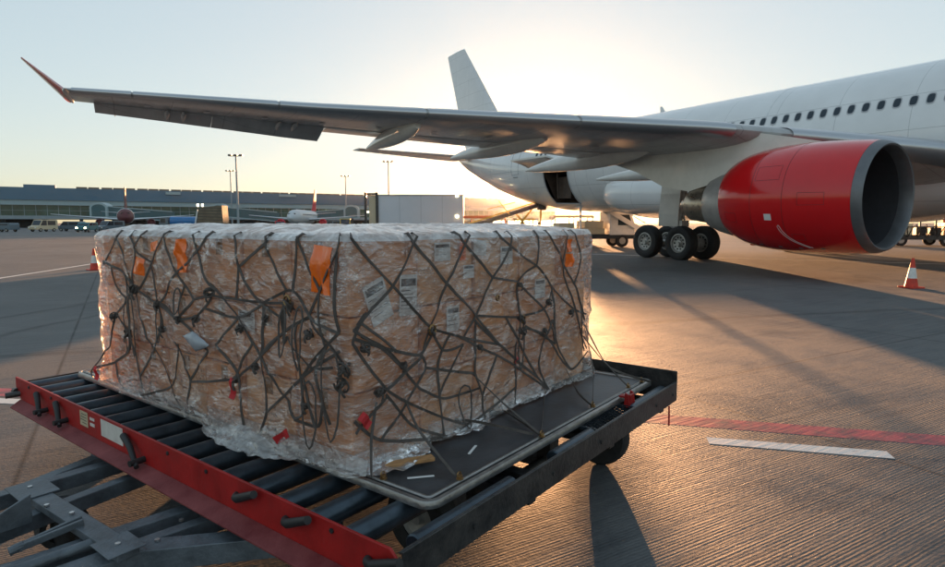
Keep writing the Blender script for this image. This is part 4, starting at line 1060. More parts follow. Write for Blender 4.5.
def mk_wing(sgn):
    secs = [airfoil(*s_) for s_ in WST]
    if sgn < 0: secs = [[(x, -y, z) for x, y, z in q] for q in secs]
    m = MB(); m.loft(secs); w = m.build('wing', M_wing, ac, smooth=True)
    # slat / leading edge skins in bare metal, in panels
    ys = [-3.2, -8.9] , [-10.4, -14.5], [-14.56, -18.6], [-18.66, -22.6], [-22.66, -26.6], [-26.66, -28.3]
    for (ya, yb) in ys:
        sc = []
        for k in range(7):
            y = ya+(yb-ya)*k/6; _, xle, ch, zle, tc, tw = wst(y)
            q = []
            for t, sg in ((.10, 1), (.06, 1), (.03, 1), (.012, 1), (.003, 1), (0, 1), (.003, -1), (.012, -1), (.03, -1), (.055, -1)):
                yt = 5*tc*(.2969*math.sqrt(t)-.126*t-.3516*t*t); cam_ = .012*math.sin(math.pi*t*1.1)
                h = cam_+(yt*.95 if sg > 0 else -yt*1.02); dx = t*ch; q.append((xle-dx*math.cos(tw)+.022, y if sgn > 0 else -y, zle+h*ch-dx*math.sin(tw)+.022*sg*min(1, t*120+.1)))
            sc.append(q)
        mm = MB(); mm.loft(sc, cap=False, close=False); mm.build('leading_edge', M_lead, w, smooth=True)
    def hinged(name, ya, yb, cfrac, droop, n=2):
        sc = []
        for k in range(7):
            y = ya+(yb-ya)*k/6; _, xle, ch, zle, tc, tw = wst(y); cf = cfrac*ch
            hx = xle-ch*(1-cfrac*.85); hz = zle-ch*(1-cfrac*.85)*math.sin(tw)-.02
            c, s_ = math.cos(droop), math.sin(droop); th = .10*cf*1.3
            yy2 = y if sgn > 0 else -y
            sc.append([(hx, yy2, hz+th*.5), (hx-cf*.5*c, yy2, hz-cf*.5*s_+th*.6), (hx-cf*c, yy2, hz-cf*s_+.01), (hx-cf*c, yy2, hz-cf*s_-.01), (hx-cf*.5*c, yy2, hz-cf*.5*s_-th*.5), (hx, yy2, hz-th*.6)])
        mm = MB(); mm.loft(sc); mm.build(name, M_fair if name == 'flap' else M_wing, w, smooth=True)
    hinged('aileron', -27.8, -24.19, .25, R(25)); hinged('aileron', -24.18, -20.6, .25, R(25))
    hinged('flap', -20.5, -10.3, .24, R(5)); hinged('flap', -9.8, -3.4, .20, R(5))
    # flap track fairings
    for (y, xf, xb, zf, zb, h) in ((-18.6, 1.2, -3.9, 4.82, 4.50, .58), (-14.4, 2.4, -4.7, 4.62, 4.42, .68), (-10.4, 3.2, -4.7, 4.38, 4.05, .75), (-6.4, 3.0, -4.3, 3.95, 3.75, .6)):
        sc = []
        for k in range(15):
            t = k/14; x = xf+(xb-xf)*t; rr = (math.sin(math.pi*min(1, t*.96+.02)**.75))**.62
            zc2 = zf+(zb-zf)*t-.06; hh = max(.01, h*rr*(1-.35*t)); ww = max(.008, .30*rr*(1-.25*t))
            sc.append([(x, (y if sgn > 0 else -y)+ww*math.cos(a)*1.0, zc2+hh*(.75 if math.sin(a) > 0 else .62)*math.sin(a)) for a in [2*math.pi*j/20 for j in range(20)]])
        mm = MB(); mm.loft(sc); mm.build('flap_track_fairing', M_fair, w, smooth=True)
    # actuator fairings on the ailerons
    for y in (-25.6, -25.1, -22.1, -21.6):
        _, xle, ch, zle, tc, tw = wst(y); hx = xle-ch*.74; mm = MB(); yy2 = y if sgn > 0 else -y
        mm.loft([[(hx+dx, yy2+r_*.09*math.cos(a), zle-.16+dz+r_*.08*math.sin(a)) for a in [2*math.pi*j/10 for j in range(10)]] for dx, dz, r_ in ((.35, .02, .2), (.15, -.02, 1), (-.25, -.08, 1), (-.5, -.16, .3))])
        mm.build('actuator_fairing', M_wing, w, smooth=True)
    # winglet: swept, canted out
    sc = []
    for t in (0, .12, .3, .6, 1):
        y = -28.5-1.30*t; z = 5.68+1.30*t; xl = -3.85-2.1*t; ch = 2.2*(1-t)+.55*t; th = .15*ch
        cant = Vector((0, -2.0, -1.7)).normalized()
        q = []
        for k in range(12):
            a = 2*math.pi*k/12; tt = (1-math.cos(a))/2; s2 = math.sin(a)*th*.5*(1-tt)**.4
            q.append((xl-ch*tt, (y-s2*.75) if sgn > 0 else -(y-s2*.75), z-s2*.6-ch*tt*.02))
        sc.append(q)
    mm = MB(); mm.loft(sc); mm.build('winglet', M_winglet, w, smooth=True)
    mm = MB(); yy2 = -28.45 if sgn > 0 else 28.45; mm.loft([superell(x, yy2, 5.68, r_, r_*.8, 2, 12) for x, r_ in ((-3.4, .02), (-3.75, .10), (-4.3, .11), (-6.1, .05))]); mm.build('wingtip_light', M_steel, w, smooth=True)
    return w
mk_wing(1); mk_wing(-1)

# engine with pylon
def engine(yc):
    sg_ = 1 if yc < 0 else -1; e = empty('engine', (.03, yc-sg_*9.0*math.sin(R(2.6)), 2.47), sg_*R(2.6)); e.parent = ac; S = 96
    m = MB(); m.lathe([(10.53, 1.505), (10.36, 1.53), (9.9, 1.565), (9.2, 1.60), (8.6, 1.60), (8.0, 1.575), (7.4, 1.51), (6.95, 1.41), (6.6, 1.27), (6.4, 1.15), (6.4, 1.09), (7.0, 1.1)], (0,0,0), 'x', S); m.build('red_cowl', M_red, e, smooth=True)
    m = MB(); m.lathe([(10.535, 1.505), (10.64, 1.475), (10.73, 1.435), (10.765, 1.395), (10.745, 1.355), (10.66, 1.325), (10.5, 1.305), (10.42, 1.30)], (0,0,0), 'x', S); m.build('inlet_lip', M_lip, e, smooth=True)
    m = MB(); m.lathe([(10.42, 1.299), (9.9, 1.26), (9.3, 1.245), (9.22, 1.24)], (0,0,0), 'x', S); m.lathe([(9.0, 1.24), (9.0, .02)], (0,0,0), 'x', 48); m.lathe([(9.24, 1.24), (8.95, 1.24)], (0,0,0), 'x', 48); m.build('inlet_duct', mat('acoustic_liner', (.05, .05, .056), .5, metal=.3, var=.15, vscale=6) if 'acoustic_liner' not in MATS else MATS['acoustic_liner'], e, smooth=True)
    for k in range(26):
        a = 2*math.pi*k/26; mm = MB(); sc = []
        for j in range(6):
            t = j/5; r_ = .38+.84*t; tw = R(30+32*t); w_ = .16+.08*t
            aa = a+.10*t*t; rad = Vector((0, math.cos(aa), math.sin(aa))); tan = Vector((0, -math.sin(aa), math.cos(aa)))
            c = rad*r_+Vector((9.3, 0, 0)); d = Vector((math.cos(tw), 0, 0))+tan*math.sin(tw)
            n_ = rad.cross(d)*.008
            sc.append([c-d*w_-n_, c+d*w_-n_, c+d*w_+n_, c-d*w_+n_])
        mm.loft(sc); mm.build('fan_blade', M_blade, e)
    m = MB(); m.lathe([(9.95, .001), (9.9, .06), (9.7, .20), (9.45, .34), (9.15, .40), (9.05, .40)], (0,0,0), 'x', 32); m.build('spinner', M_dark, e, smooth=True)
    m = MB(); m.lathe([(7.0, 1.06), (6.3, 1.06), (5.9, .97), (5.55, .84), (5.50, .76), (6.0, .76)], (0,0,-.12), 'x', 64); m.build('fan_nozzle', M_nozzle, e, smooth=True)
    m = MB(); m.lathe([(6.0, .70), (5.5, .66), (5.0, .60), (4.6, .54), (4.56, .50), (5.0, .48)], (0,0,-.15), 'x', 48); m.lathe([(5.0, .38), (4.6, .34), (4.2, .20), (4.0, .02)], (0,0,-.15), 'x', 32); m.build('exhaust_nozzle', M_darksteel, e, smooth=True)
    def ringr(x, r_, w_, name, mt):
        m = MB(); m.lathe([(x, r_), (x+w_/2, r_+.004), (x+w_, r_)], (0,0,0), 'x', S); m.build(name, mt, e, smooth=True)
    m_seam = M_dsteel
    def prof_r(x):
        P_ = [(10.36, 1.53), (9.9, 1.565), (9.2, 1.60), (8.6, 1.60), (8.0, 1.575), (7.4, 1.51), (6.95, 1.41), (6.6, 1.27)]
        for a, b in zip(P_, P_[1:]):
            if b[0] <= x <= a[0]: return a[1]+(b[1]-a[1])*(a[0]-x)/(a[0]-b[0])
    seam = mat('cowl_seam', (.10, .004, .006), .5) if 'cowl_seam' not in MATS else MATS['cowl_seam']
    for x in (8.75, 7.75): ringr(x, prof_r(x)+.001, .014, 'cowl_seam', seam)
    # marks on the cowl's outboard side
    def onc(x, deg, o=.004):
        a = R(deg); r_ = prof_r(x)+o; return Vector((x, -math.cos(a)*r_, math.sin(a)*r_))
    m = MB(); pp = [onc(x, d) for x, d in ((8.20, -17), (8.42, -17), (8.42, -24), (8.20, -24))]; m.add(pp, [(0,1,2,3)]); m.build('white_decal', M_label, e)
    m = MB(); L_ = [(8.55+.02*k+.012*k*k*.5, -31-3.4*k) for k in range(10)]
    m.tube([onc(x, d, .002) for x, d in L_], .007, 5); m.tube([onc(x+.07, d+.3, .002) for x, d in L_], .007, 5); m.tube([onc(*L_[0], .002), onc(L_[0][0]+.035, L_[0][1]+2, .002), onc(L_[0][0]+.07, L_[0][1]+.3, .002)], .007, 5); m.build('hook_marking', M_label, e)
    m = MB()
    for (x0_, x1_, d0, d1) in ((9.2, 9.9, -8, 4), (6.75, 7.2, -30, -18), (8.9, 9.25, -48, -40), (7.85, 8.6, 18, 34)):
        q = [(x0_, d0), (x1_, d0), (x1_, d1), (x0_, d1)]
        for (xa_, da), (xb_, db) in zip(q, q[1:]+q[:1]): m.tube([onc(xa_+(xb_-xa_)*t/4, da+(db-da)*t/4, .0) for t in range(5)], .005, 4)
    m.build('access_panel_seam', seam, e)
    for k in range(5):
        m = MB(); x_ = 7.0+.62*k; pp = [onc(x_+a_, d_, .003) for a_, d_ in ((0, -62), (.12, -62), (.12, -64.5), (0, -64.5))]; m.add(pp, [(0,1,2,3)]); m.build('latch', M_lip, e)
    m = MB(); m.box((6.9, -.10, -1.46), (7.9, .10, -1.25)); m.build('drain_mast', M_red, e, bevel=.03)
    s_ = 1
    # nacelle strake and pylon
    sc = []
    for x, z0, z1, w_ in ((8.9, 1.50, 1.62, .02), (8.2, 1.4, 1.78, .20), (7.2, 1.2, 2.0, .27), (6.3, .9, 2.1, .30), (5.4, .5, 2.0, .31), (4.6, .3, 1.9, .30), (3.4, .5, 1.75, .24), (2.0, 1.1, 1.7, .14), (.6, 1.5, 1.62, .02)):
        sc.append([(x, -w_, z0), (x, w_, z0), (x, w_*1.0, z1), (x, -w_, z1)])
    m = MB(); m.loft(sc); m.build('pylon', M_fair, e, smooth=True)
    return e
engine(-9.37); engine(9.37)

# fin and tailplanes
def slab_wing(name, root, tip, th, mt, axis, nsec=5):
    # root/tip = (le, te, span_pos, other)
    sc = []
    for k in range(nsec+1):
        t = k/nsec; le = root[0]+(tip[0]-root[0])*t; te = root[1]+(tip[1]-root[1])*t; sp = root[2]+(tip[2]-root[2])*t; ot = root[3]+(tip[3]-root[3])*t
        ch = le-te; q = []
        for j in range(16):
            a = 2*math.pi*j/16; tt = (1-math.cos(a))/2; h = math.sin(a)*th*ch*.5*(1-tt*.8)
            q.append((le-ch*tt, ot+h, sp) if axis == 'z' else (le-ch*tt, sp, ot+h))
        sc.append(q)
    m = MB(); m.loft(sc); return m.build(name, mt, ac, smooth=True)
slab_wing('fin', (-21.6, -29.9, 7.4, 0), (-30.4, -33.8, 16.75, 0), .10, M_white, 'z')
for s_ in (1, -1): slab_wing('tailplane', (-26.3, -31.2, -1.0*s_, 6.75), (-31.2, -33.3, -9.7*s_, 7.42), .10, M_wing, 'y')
# main gear
def aircraft_wheel(x, y):
    w = empty('wheel', (x, y, .74)); w.parent = ac; w.scale = (1.07, 1, 1.07)
    m = MB(); m.lathe([(-.20, .38), (-.255, .46), (-.265, .58), (-.23, .66), (-.15, .695), (0, .705), (.15, .695), (.23, .66), (.265, .58), (.255, .46), (.20, .38)], (0,0,0), 'y', 48)
    for g_ in (-.10, -.035, .035, .10): m.lathe([(g_-.008, .7035), (g_, .692), (g_+.008, .7035)], (0,0,0), 'y', 48)
    m.build('tyre', M_tyre, w, smooth=True)
    m = MB(); m.lathe([(-.205, .385), (-.21, .35), (-.14, .31), (-.11, .17), (-.17, .13), (-.18, .001)], (0,0,0), 'y', 32); m.lathe([(.205, .385), (.21, .35), (.14, .31), (.11, .17), (.17, .13), (.18, .001)], (0,0,0), 'y', 32); m.build('rim', M_hub, w, smooth=True)
    m = MB()
    for k in range(10):
        a = 2*math.pi*k/10; m.disc((0, -.137, 0), .001, (0, 1, 0)); m.tube([(.24*math.cos(a), -.10, .24*math.sin(a)), (.24*math.cos(a), -.15, .24*math.sin(a))], .035, 8)
    m.build('rim_bolts', M_dark, w)
for s_ in (1, -1):
    for dx in (-.99, .99):
        for dy in (-.70, .70): aircraft_wheel(dx, -5.34*s_+dy)
    m = MB(); m.tube([(-1.15, -5.34*s_, .70), (1.15, -5.34*s_, .70)], .14, 14)
    for dx in (-.99, .99): m.tube([(dx, -5.34*s_-.95, .70), (dx, -5.34*s_+.95, .70)], .10, 14); m.tube([(dx, -5.34*s_-.5, .70), (dx, -5.34*s_+.5, .70)], .25, 18)
    m.tube([(0, -5.34*s_, .70), (.1, -5.30*s_, 2.0)], .13, 16); m.tube([(.06, -5.3*s_, 1.6), (.25, -5.1*s_, 4.0)], .20, 16)
    m.tube([(.1, -5.3*s_, 1.3), (-.6, -5.32*s_, 1.55), (-.35, -5.2*s_, 2.3)], .06, 10); m.tube([(.2, -5.3*s_, 1.9), (.9, -3.4*s_, 3.1)], .08, 10); m.tube([(.45, -5.34*s_, .85), (.55, -5.3*s_, 1.5), (.25, -5.25*s_, 2.1)], .05, 8)
    m.box((.30, -5.65*s_ if s_ > 0 else 5.2, 1.45), (.62, -5.2*s_ if s_ > 0 else 5.65, 1.72)); m.build('landing_gear_leg', M_hub, ac, smooth=True)
    m = MB(); yv = -5.78*s_
    m.loft([[(-.72, yv, z0), (.42, yv+.0, z0), (.42, yv+.04, z0), (-.72, yv+.04, z0)] if False else [(-.62+o1, yv+o3, z0), (.52+o1, yv+o3, z0), (.52+o1, yv+.05+o3, z0), (-.62+o1, yv+.05+o3, z0)] for z0, o1, o3 in ((1.45, -.10, .10), (2.0, -.05, .04), (2.9, .05, 0), (3.75, .15, .02))]); m.build('gear_door', M_fair, ac, bevel=.01)
# nose gear, far out of frame to the right
m = MB(); m.tube([(22.2, 0, .5), (22.2, 0, 2.6)], .12, 12)
for y in (-.3, .3): m.lathe([(-.14, .25), (-.16, .45), (-.1, .52), (.1, .52), (.16, .45), (.14, .25)], (22.2, y, .52), 'y', 24)
m.build('nose_gear', M_tyre, ac, smooth=True)

# ------------------------------------------------------------------ traffic cones
def cone(loc, label, tilt=0):
    c = empty('traffic_cone', loc, tilt); tag(c, label, 'traffic cone', 'traffic cones on the apron')
    m = MB(); m.prism(rrect(-.21, -.21, .21, .21, .05), 0, .035); m.build('base', M_cone, c, bevel=.005)
    P_ = lambda z: .145-(.145-.028)*(z-.035)/.70
    for z0, z1, mt, nm in ((.035, .24, M_cone, 'lower_band'), (.24, .50, M_cwhite, 'reflective_band'), (.50, .735, M_cone, 'tip_band')):
        m = MB(); pr = [(z0, P_(z0)), (z1, P_(z1))]
        if z1 > .7: pr += [(z1+.006, P_(z1)*.7), (z1+.006, .001)]
        m.lathe(pr, (0,0,0), 'z', 28); m.build(nm, mt, c, smooth=True)
M_cone = mat('cone_red_plastic', (.60, .045, .02), .5, var=.3, vscale=7); M_cwhite = mat('cone_white_sleeve', (.70, .69, .66), .5, var=.22, vscale=8)
cone((10.88, 14.8, 0), 'red and white traffic cone standing below the red engine intake', .2)
cone((-12.92, 20.47, 0), 'red and white traffic cone standing just left of the wrapped boxes', .9)

# small access panels and static wicks on the starboard wing
wgs = [o for o in bpy.data.objects if o.name == 'wing' and o.parent == ac][0]
for k in range(9):
    y = -12.2-1.75*k; _, xle, ch, zle, tc, tw = wst(y); x = xle-ch*.52; m = MB(); sc = []
    zb = zle-ch*.52*math.sin(tw)-5*tc*.100*ch*1.02-.0045+.012*ch
    m.add([(x+.20*math.cos(a), y+.11*math.sin(a), zb) for a in [2*math.pi*j/16 for j in range(16)]], [tuple(range(16))]); m.build('access_panel', M_frame, wgs)
for k in range(7):
    y = -20.9-1.05*k; _, xle, ch, zle, tc, tw = wst(y); x = xle-ch*.985; m = MB(); m.tube([(x, y, zle-ch*math.sin(tw)-.30), (x-.28, y, zle-ch*math.sin(tw)-.34)], .012, 5); m.build('static_wick', M_black, wgs)
# ------------------------------------------------------------------ terminal building
M_fascia = mat('terminal_blue_fascia', (.085, .17, .25), .42, var=.10, vscale=.05)
M_band = mat('terminal_pale_band', (.34, .44, .47), .5, var=.06, vscale=.1)
M_tglass = mat('terminal_green_glass', (.025, .075, .065), .12, var=.35, vscale=.25, vcol=(.07, .13, .10))
M_slab = mat('terminal_concrete', (.28, .33, .36), .6, var=.1, vscale=.3)
M_tdark = mat('terminal_dark_bay', (.02, .028, .035), .6)
M_roofp = mat('roof_louvre_brown', (.20, .14, .09), .6, var=.1)
M_teal = mat('jet_bridge_teal', (.05, .12, .14), .45, var=.15, vscale=.4)
M_lamp = mat('lit_lamp', (.9, .8, .55), .4, emit=((1, .78, .42), 6))
M_cool = mat('lit_interior', (.8, .85, .7), .4, emit=((1, .9, .6), 2.2))
T0 = Vector((-157, 200, 0)); TDv = Vector((157, 103, 0)); TL = TDv.length; TR = math.atan2(103, 157)
tm = empty('terminal_building', T0, TR)
tag(tm, 'long low airport terminal with blue fascia, green glass strip and open ground floor', 'building')
xa, xb = -150, TL*1.30
m = MB(); m.box((xa, 0, 9.4), (xb, 38, 13.6)); m.build('fascia', M_fascia, tm)
m = MB(); m.box((xa, .5, 7.7), (xb, 38, 9.395)); m.build('pale_band', M_band, tm)
m = MB(); m.box((xa, 1.6, 4.1), (xb, 37, 7.695)); m.build('glass_strip', M_tglass, tm)
m = MB()
x = xa
while x < xb: m.box((x, 1.5, 4.1), (x+.15, 1.598, 7.69)); x += 3.2
m.box((xa, 1.49, 5.8), (xb, 1.597, 5.9)); m.build('mullions', M_slab, tm)
m = MB(); m.box((xa, -.4, 2.9), (xb, 38, 4.095)); m.build('floor_slab', M_slab, tm)
cnt = 0; x = -120
while x < xb-2:
    m = MB(); m.box((x-.5, 1.2, 0), (x+.5, 2.2, 2.9)); m.box((x-.5, 30, 0), (x+.5, 31, 2.9)); m.build('column', M_tdark, tm); x += 11
for (a, b) in ((-20, 9), (38, 62), (72, 100), (112, 160), (170, 200)):
    m = MB(); m.box((a, 6, 0), (b, 34, 2.89)); m.build('ground_floor_bay', M_tdark, tm)
m = MB(); x = 22
for k in range(60):
    if k % 3 == 2: x += .5
    m.box((x, 6, 13.6), (x+3.4, 6.6, 14.45)); x += 3.65
m.build('roof_louvres', M_roofp, tm)
m = MB(); m.box((7, 3, 13.6), (16, 12, 14.7)); m.build('roof_plant_room', M_fascia, tm)
m = MB(); m.box((50, 1, 12.2), (55, -.6, 13.2)); m.build('fascia_box', M_band, tm)
m = MB(); m.box((92, 1, 12.4), (99, -.5, 13.3)); m.build('fascia_box', M_band, tm)
m = MB()
for (x, z) in ((112, 6.3), (125, 6.2), (131, 6.2), (118, 5.2), (150, 6.0), (142, 6.4)): m.box((x, 1.35, z), (x+1.8, 1.45, z+.7))
m.build('lit_window', M_cool, tm)
# jet bridges
def bridge(px, Y, length, label, rz):
    X = (px-472.5)/600*Y; b = empty('jet_bridge', (X, Y, 0), rz); tag(b, label, 'jet bridge', 'jet bridges on the terminal front')
    m = MB(); arc = [(-2.6, 3.2), (-2.6, 6.2)]+[(-2.6*math.cos(R(a)), 6.2+1.7*math.sin(R(a))) for a in range(15, 180, 15)]+[(2.6, 6.2), (2.6, 3.2)]
    m.prism(arc, 0, 4, 'y'); m.build('cab', M_band, b)
    m = MB(); inner = [(-2.0, 3.6), (-2.0, 6.1)]+[(-2.0*math.cos(R(a)), 6.1+1.2*math.sin(R(a))) for a in range(15, 180, 15)]+[(2.0, 6.1), (2.0, 3.6)]
    m.prism(inner, -.02, -.01, 'y'); m.build('cab_opening', M_teal, b)
    m = MB(); m.beam((1.5, 2, 5.2), (length, 9, 3.6), 3.0, 3.0); m.build('tunnel', M_teal, b)
    m = MB(); m.beam((1.5, .3, 6.75), (length, 7.3, 5.2), .2, .3); m.beam((1.5, .3, 3.7), (length, 7.3, 2.1), .2, .3); m.build('tunnel_rail', M_band, b)
    m = MB(); m.box((-.5, 1, 0), (.5, 2.4, 3.2)); m.box((length*.6, 5.5, 0), (length*.6+.8, 6.3, 3.2)); m.build('support_leg', M_tdark, b)
bridge(101, 186, 19, 'arched jet bridge just above the left end of the wrapped boxes, beside the head-on aircraft', .1)
bridge(220, 196, 17, 'arched jet bridge behind the tan loader, beside the tall floodlight mast', .1)
bridge(352, 212, -18, 'jet bridge between the red-tailed aircraft and the white box trailer', .1)

# ------------------------------------------------------------------ parked airliners in front of the terminal
M_red2 = mat('tail_red_paint', (.55, .010, .03), .7); M_maroon = mat('nose_maroon_paint', (.10, .014, .022), .6); M_pale = mat('pale_blue_white_paint', (.50, .56, .60), .5)
def small_plane(loc, rz, label, body, tail, nose, engm):
    p = empty('parked_airliner', loc, rz); tag(p, label, 'airliner', 'airliners parked at the terminal')
    F = [(-17, 4.3, .15), (-15, 4.2, .7), (-11, 3.75, 1.45), (-7, 3.4, 1.9), (-4, 3.3, 1.98), (10, 3.3, 1.98), (14, 3.25, 1.85)]
    m = MB(); m.loft([superell(x, 0, z, r_, r_, 2, 32) for x, z, r_ in F]); m.build('fuselage', body, p, smooth=True)
    m = MB(); m.loft([superell(x, 0, z, r_, r_, 2, 32) for x, z, r_ in ((14.002, 3.25, 1.85), (16, 3.1, 1.5), (17.6, 2.9, .9), (18.4, 2.8, .2))]); m.build('nose', nose, p, smooth=True)
    m = MB(); m.box((16.1, -.9, 3.75), (16.9, .9, 4.15)); m.build('cockpit_window', M_glass, p)
    m = MB()
    for k in range(22):
        for s_ in (-1, 1): m.box((-8+k*.95, s_*1.955 if s_ > 0 else -1.985, 3.7), (-7.7+k*.95, 1.985 if s_ > 0 else -1.955, 4.05))
    m.build('cabin_windows', M_glass, p)
    for s_ in (-1, 1):
        m = MB(); m.loft([[(x, s_*y, z), (x-c*.3, s_*y, z+t), (x-c, s_*y, z), (x-c*.4, s_*y, z-t)] for x, y, z, c, t in ((4.5, 1.5, 2.5, 6.5, .4), (.5, 7, 3.0, 3.6, .2), (-3.6, 17, 3.9, 1.5, .08))]); w = m.build('wing', body, p, smooth=True)
        m = MB(); m.loft([[(x, s_*y, z), (x-c*.3, s_*y, z+t), (x-c, s_*y, z), (x-c*.4, s_*y, z-t)] for x, y, z, c, t in ((-12.5, .8, 4.4, 3.4, .15), (-15.5, 6.2, 4.9, 1.5, .06))]); m.build('tailplane', body, p, smooth=True)
        m = MB(); m.lathe([(5.6, .55), (5.9, .85), (5.5, 1.0), (4, 1.0), (2.4, .65), (2.2, .4)], (0, s_*5.8, 1.75), 'x', 20); m.lathe([(5.6, .8), (5.6, .01)], (0, s_*5.8, 1.75), 'x', 20); m.build('engine', engm, p, smooth=True)
        m = MB(); m.tube([(-.6, s_*2.6, .55), (-.6, s_*2.6, 2.4)], .15, 8); m.lathe([(-.4, .2), (-.42, .55), (.42, .55), (.4, .2)], (-.6, s_*2.6, .56), 'y', 16); m.build('main_gear', M_tyre, p, smooth=True)
    m = MB(); m.tube([(13.2, 0, .4), (13.2, 0, 2)], .1, 8); m.lathe([(-.25, .1), (-.26, .4), (.26, .4), (.25, .1)], (13.2, 0, .4), 'y', 14); m.build('nose_gear', M_tyre, p, smooth=True)
    m = MB(); m.loft([[(x, 0, z), (x-c*.3, t, z), (x-c, 0, z), (x-c*.3, -t, z)] for x, z, c, t in ((-9.8, 5.2, 6.8, .42), (-14.7, 11.9, 3.4, .22))]); m.build('fin', tail, p, smooth=True)
small_plane((-93, 162, 0), R(-60.5), 'aircraft seen head-on with a dark maroon nose, parked below the terminal glass', M_pale, M_maroon, M_maroon, M_maroon)
small_plane((-48.2, 174, 0), R(-86), 'white aircraft with a bright red tail fin parked in front of the terminal', M_pale, M_red2, M_pale, M_red2)

# ------------------------------------------------------------------ floodlight masts
def mast(px, Y, top, label, heads=3):
    X = (px-472.5)/600*Y; b = empty('floodlight_mast', (X, Y, 0)); tag(b, label, 'floodlight mast', 'floodlight masts by the terminal')
    m = MB(); m.tube([(0, 0, 0), (0, 0, top)], [.30, .16], 10); m.build('pole', M_slab, b, smooth=True)
    m = MB(); w = .9*heads/2; m.box((-w, -.1, top-.1), (w, .1, top+.1)); m.build('crossbar', M_dsteel, b)
    for k in range(heads):
        m = MB(); x = -w+(2*w)*k/(heads-1); m.box((x-.4, -.5, top-.05), (x+.4, .4, top+.35)); m.build('lamp_head', M_dsteel, b)
mast(239.5, 150, 18, 'tall floodlight mast with three lamp heads, tallest beside the terminal', 3)
mast(233.5, 235, 21.5, 'thin far floodlight mast just left of the tallest one', 3)
mast(389.5, 200, 21.5, 'floodlight mast rising above the white box trailer', 3)
mast(347, 235, 19.5, 'thin far floodlight mast left of the white box trailer', 3)

# ------------------------------------------------------------------ ground vehicles
M_vw = mat('vehicle_white', (.80, .80, .78), .35, var=.08, vscale=2, coat=.3); M_vb = mat('vehicle_blue', (.01, .16, .42), .35, coat=.3, var=.1, vscale=1); M_vg = mat('vehicle_slate', (.09, .14, .18), .35, coat=.3)
M_vt = mat('vehicle_teal', (.03, .16, .19), .4, var=.2); M_vy = mat('vehicle_yellow', (.55, .36, .03), .4, var=.1); M_tan = mat('canvas_tan', (.15, .13, .09), .7, var=.3, vscale=1); M_vcream = mat('vehicle_cream', (.6, .5, .34), .4)
M_boxw = mat('trailer_white', (.62, .65, .70), .5, var=.06, vscale=.4); M_orange2 = mat('canopy_orange', (.55, .10, .02), .5, var=.15)
def wheels(p, xs_, w, r=.45, t=.28):
    for x in xs_:
        for s_ in (-1, 1):
            wh = empty('wheel', (x, s_*w, r)); wh.parent = p
            m = MB(); m.lathe([(-t/2, r*.55), (-t/2, r*.92), (-t/3, r), (t/3, r), (t/2, r*.92), (t/2, r*.55)], (0,0,0), 'y', 22); m.build('tyre', M_tyre, wh, smooth=True)
            m = MB(); m.lathe([(-t*.4, .001), (-t*.42, r*.3), (-t*.4, r*.55)], (0,0,0), 'y', 18); m.lathe([(t*.4, .001), (t*.42, r*.3), (t*.4, r*.55)], (0,0,0), 'y', 18); m.build('rim', M_hub, wh, smooth=True)
def van(px, Y, rz, label, cat, mt, L_=4.6, W=1.9, H=1.9, hood=1.0, name='van', lights=False, group='vehicles parked by the terminal'):
    X = (px-472.5)/600*Y; p = empty(name, (X, Y, 0), rz); tag(p, label, cat, group)
    m = MB(); h = L_/2; m.prism([(-h, .4), (h, .4), (h, .95), (h-hood*.7, 1.1), (h-hood*1.35, H), (-h+.15, H), (-h, H-.3)], -W/2, W/2, 'y'); b = m.build('body', mt, p, bevel=.06)
    m = MB(); m.prism([(h-hood*.85, 1.15), (h-hood*1.36, H-.12), (h-hood*2.2, H-.12), (h-hood*2.2, 1.15)], -W/2-.006, W/2+.006, 'y'); m.box((-h+.5, -W/2-.006, 1.2), (h-hood*2.4, W/2+.006, H-.2)); m.build('side_window', M_glass, p)
    m = MB(); m.beam((h-hood*.76, 0, 1.18), (h-hood*1.27, 0, H-.12), W*.86, .03, (1, 0, 1)); m.build('windscreen', M_glass, p)
    for s_ in (-1, 1):
        m = MB(); m.box((h-.04, s_*W*.36-.16, .66), (h+.02, s_*W*.36+.16, .86)); m.build('headlight', M_lamp if lights else M_vw, p)
    wheels(p, (-h*.62, h*.62), W/2-.1, .34, .22)
van(45, 112, R(-100), 'cream van lit warm, parked under the terminal at far left', 'van', M_vcream, H=2.2)
van(73, 118, R(185), 'blue-grey van parked side-on between terminal columns', 'van', M_vg, H=1.9)
van(88.5, 106, R(-80), 'teal car facing the camera with both headlights lit', 'car', M_vt, H=1.7, name='car', lights=True)
van(112, 112, R(-110), 'dark slate van half hidden beneath the left jet bridge', 'van', M_vg, H=2.0)
van(237, 110, R(180), 'teal car parked side-on at the foot of the tall floodlight mast', 'car', M_vt, H=1.5, name='car')
van(262, 118, R(170), 'slate car parked left of the red-tailed aircraft, low beside its wing', 'car', M_vg, H=1.5, name='car')
van(281, 120, R(-70), 'small red van parked in front of the wing of the red-tailed aircraft', 'van', M_red2, H=2.0)
van(346, 115, R(-80), 'yellow service van parked left of the white box trailer', 'van', M_vy, H=2.4)
van(6, 108, R(170), 'blue-grey car at the far left edge under the terminal', 'car', M_vg, H=1.6, name='car')
van(335, 122, R(175), 'slate van parked behind the yellow service van', 'van', M_vg, H=2.1)
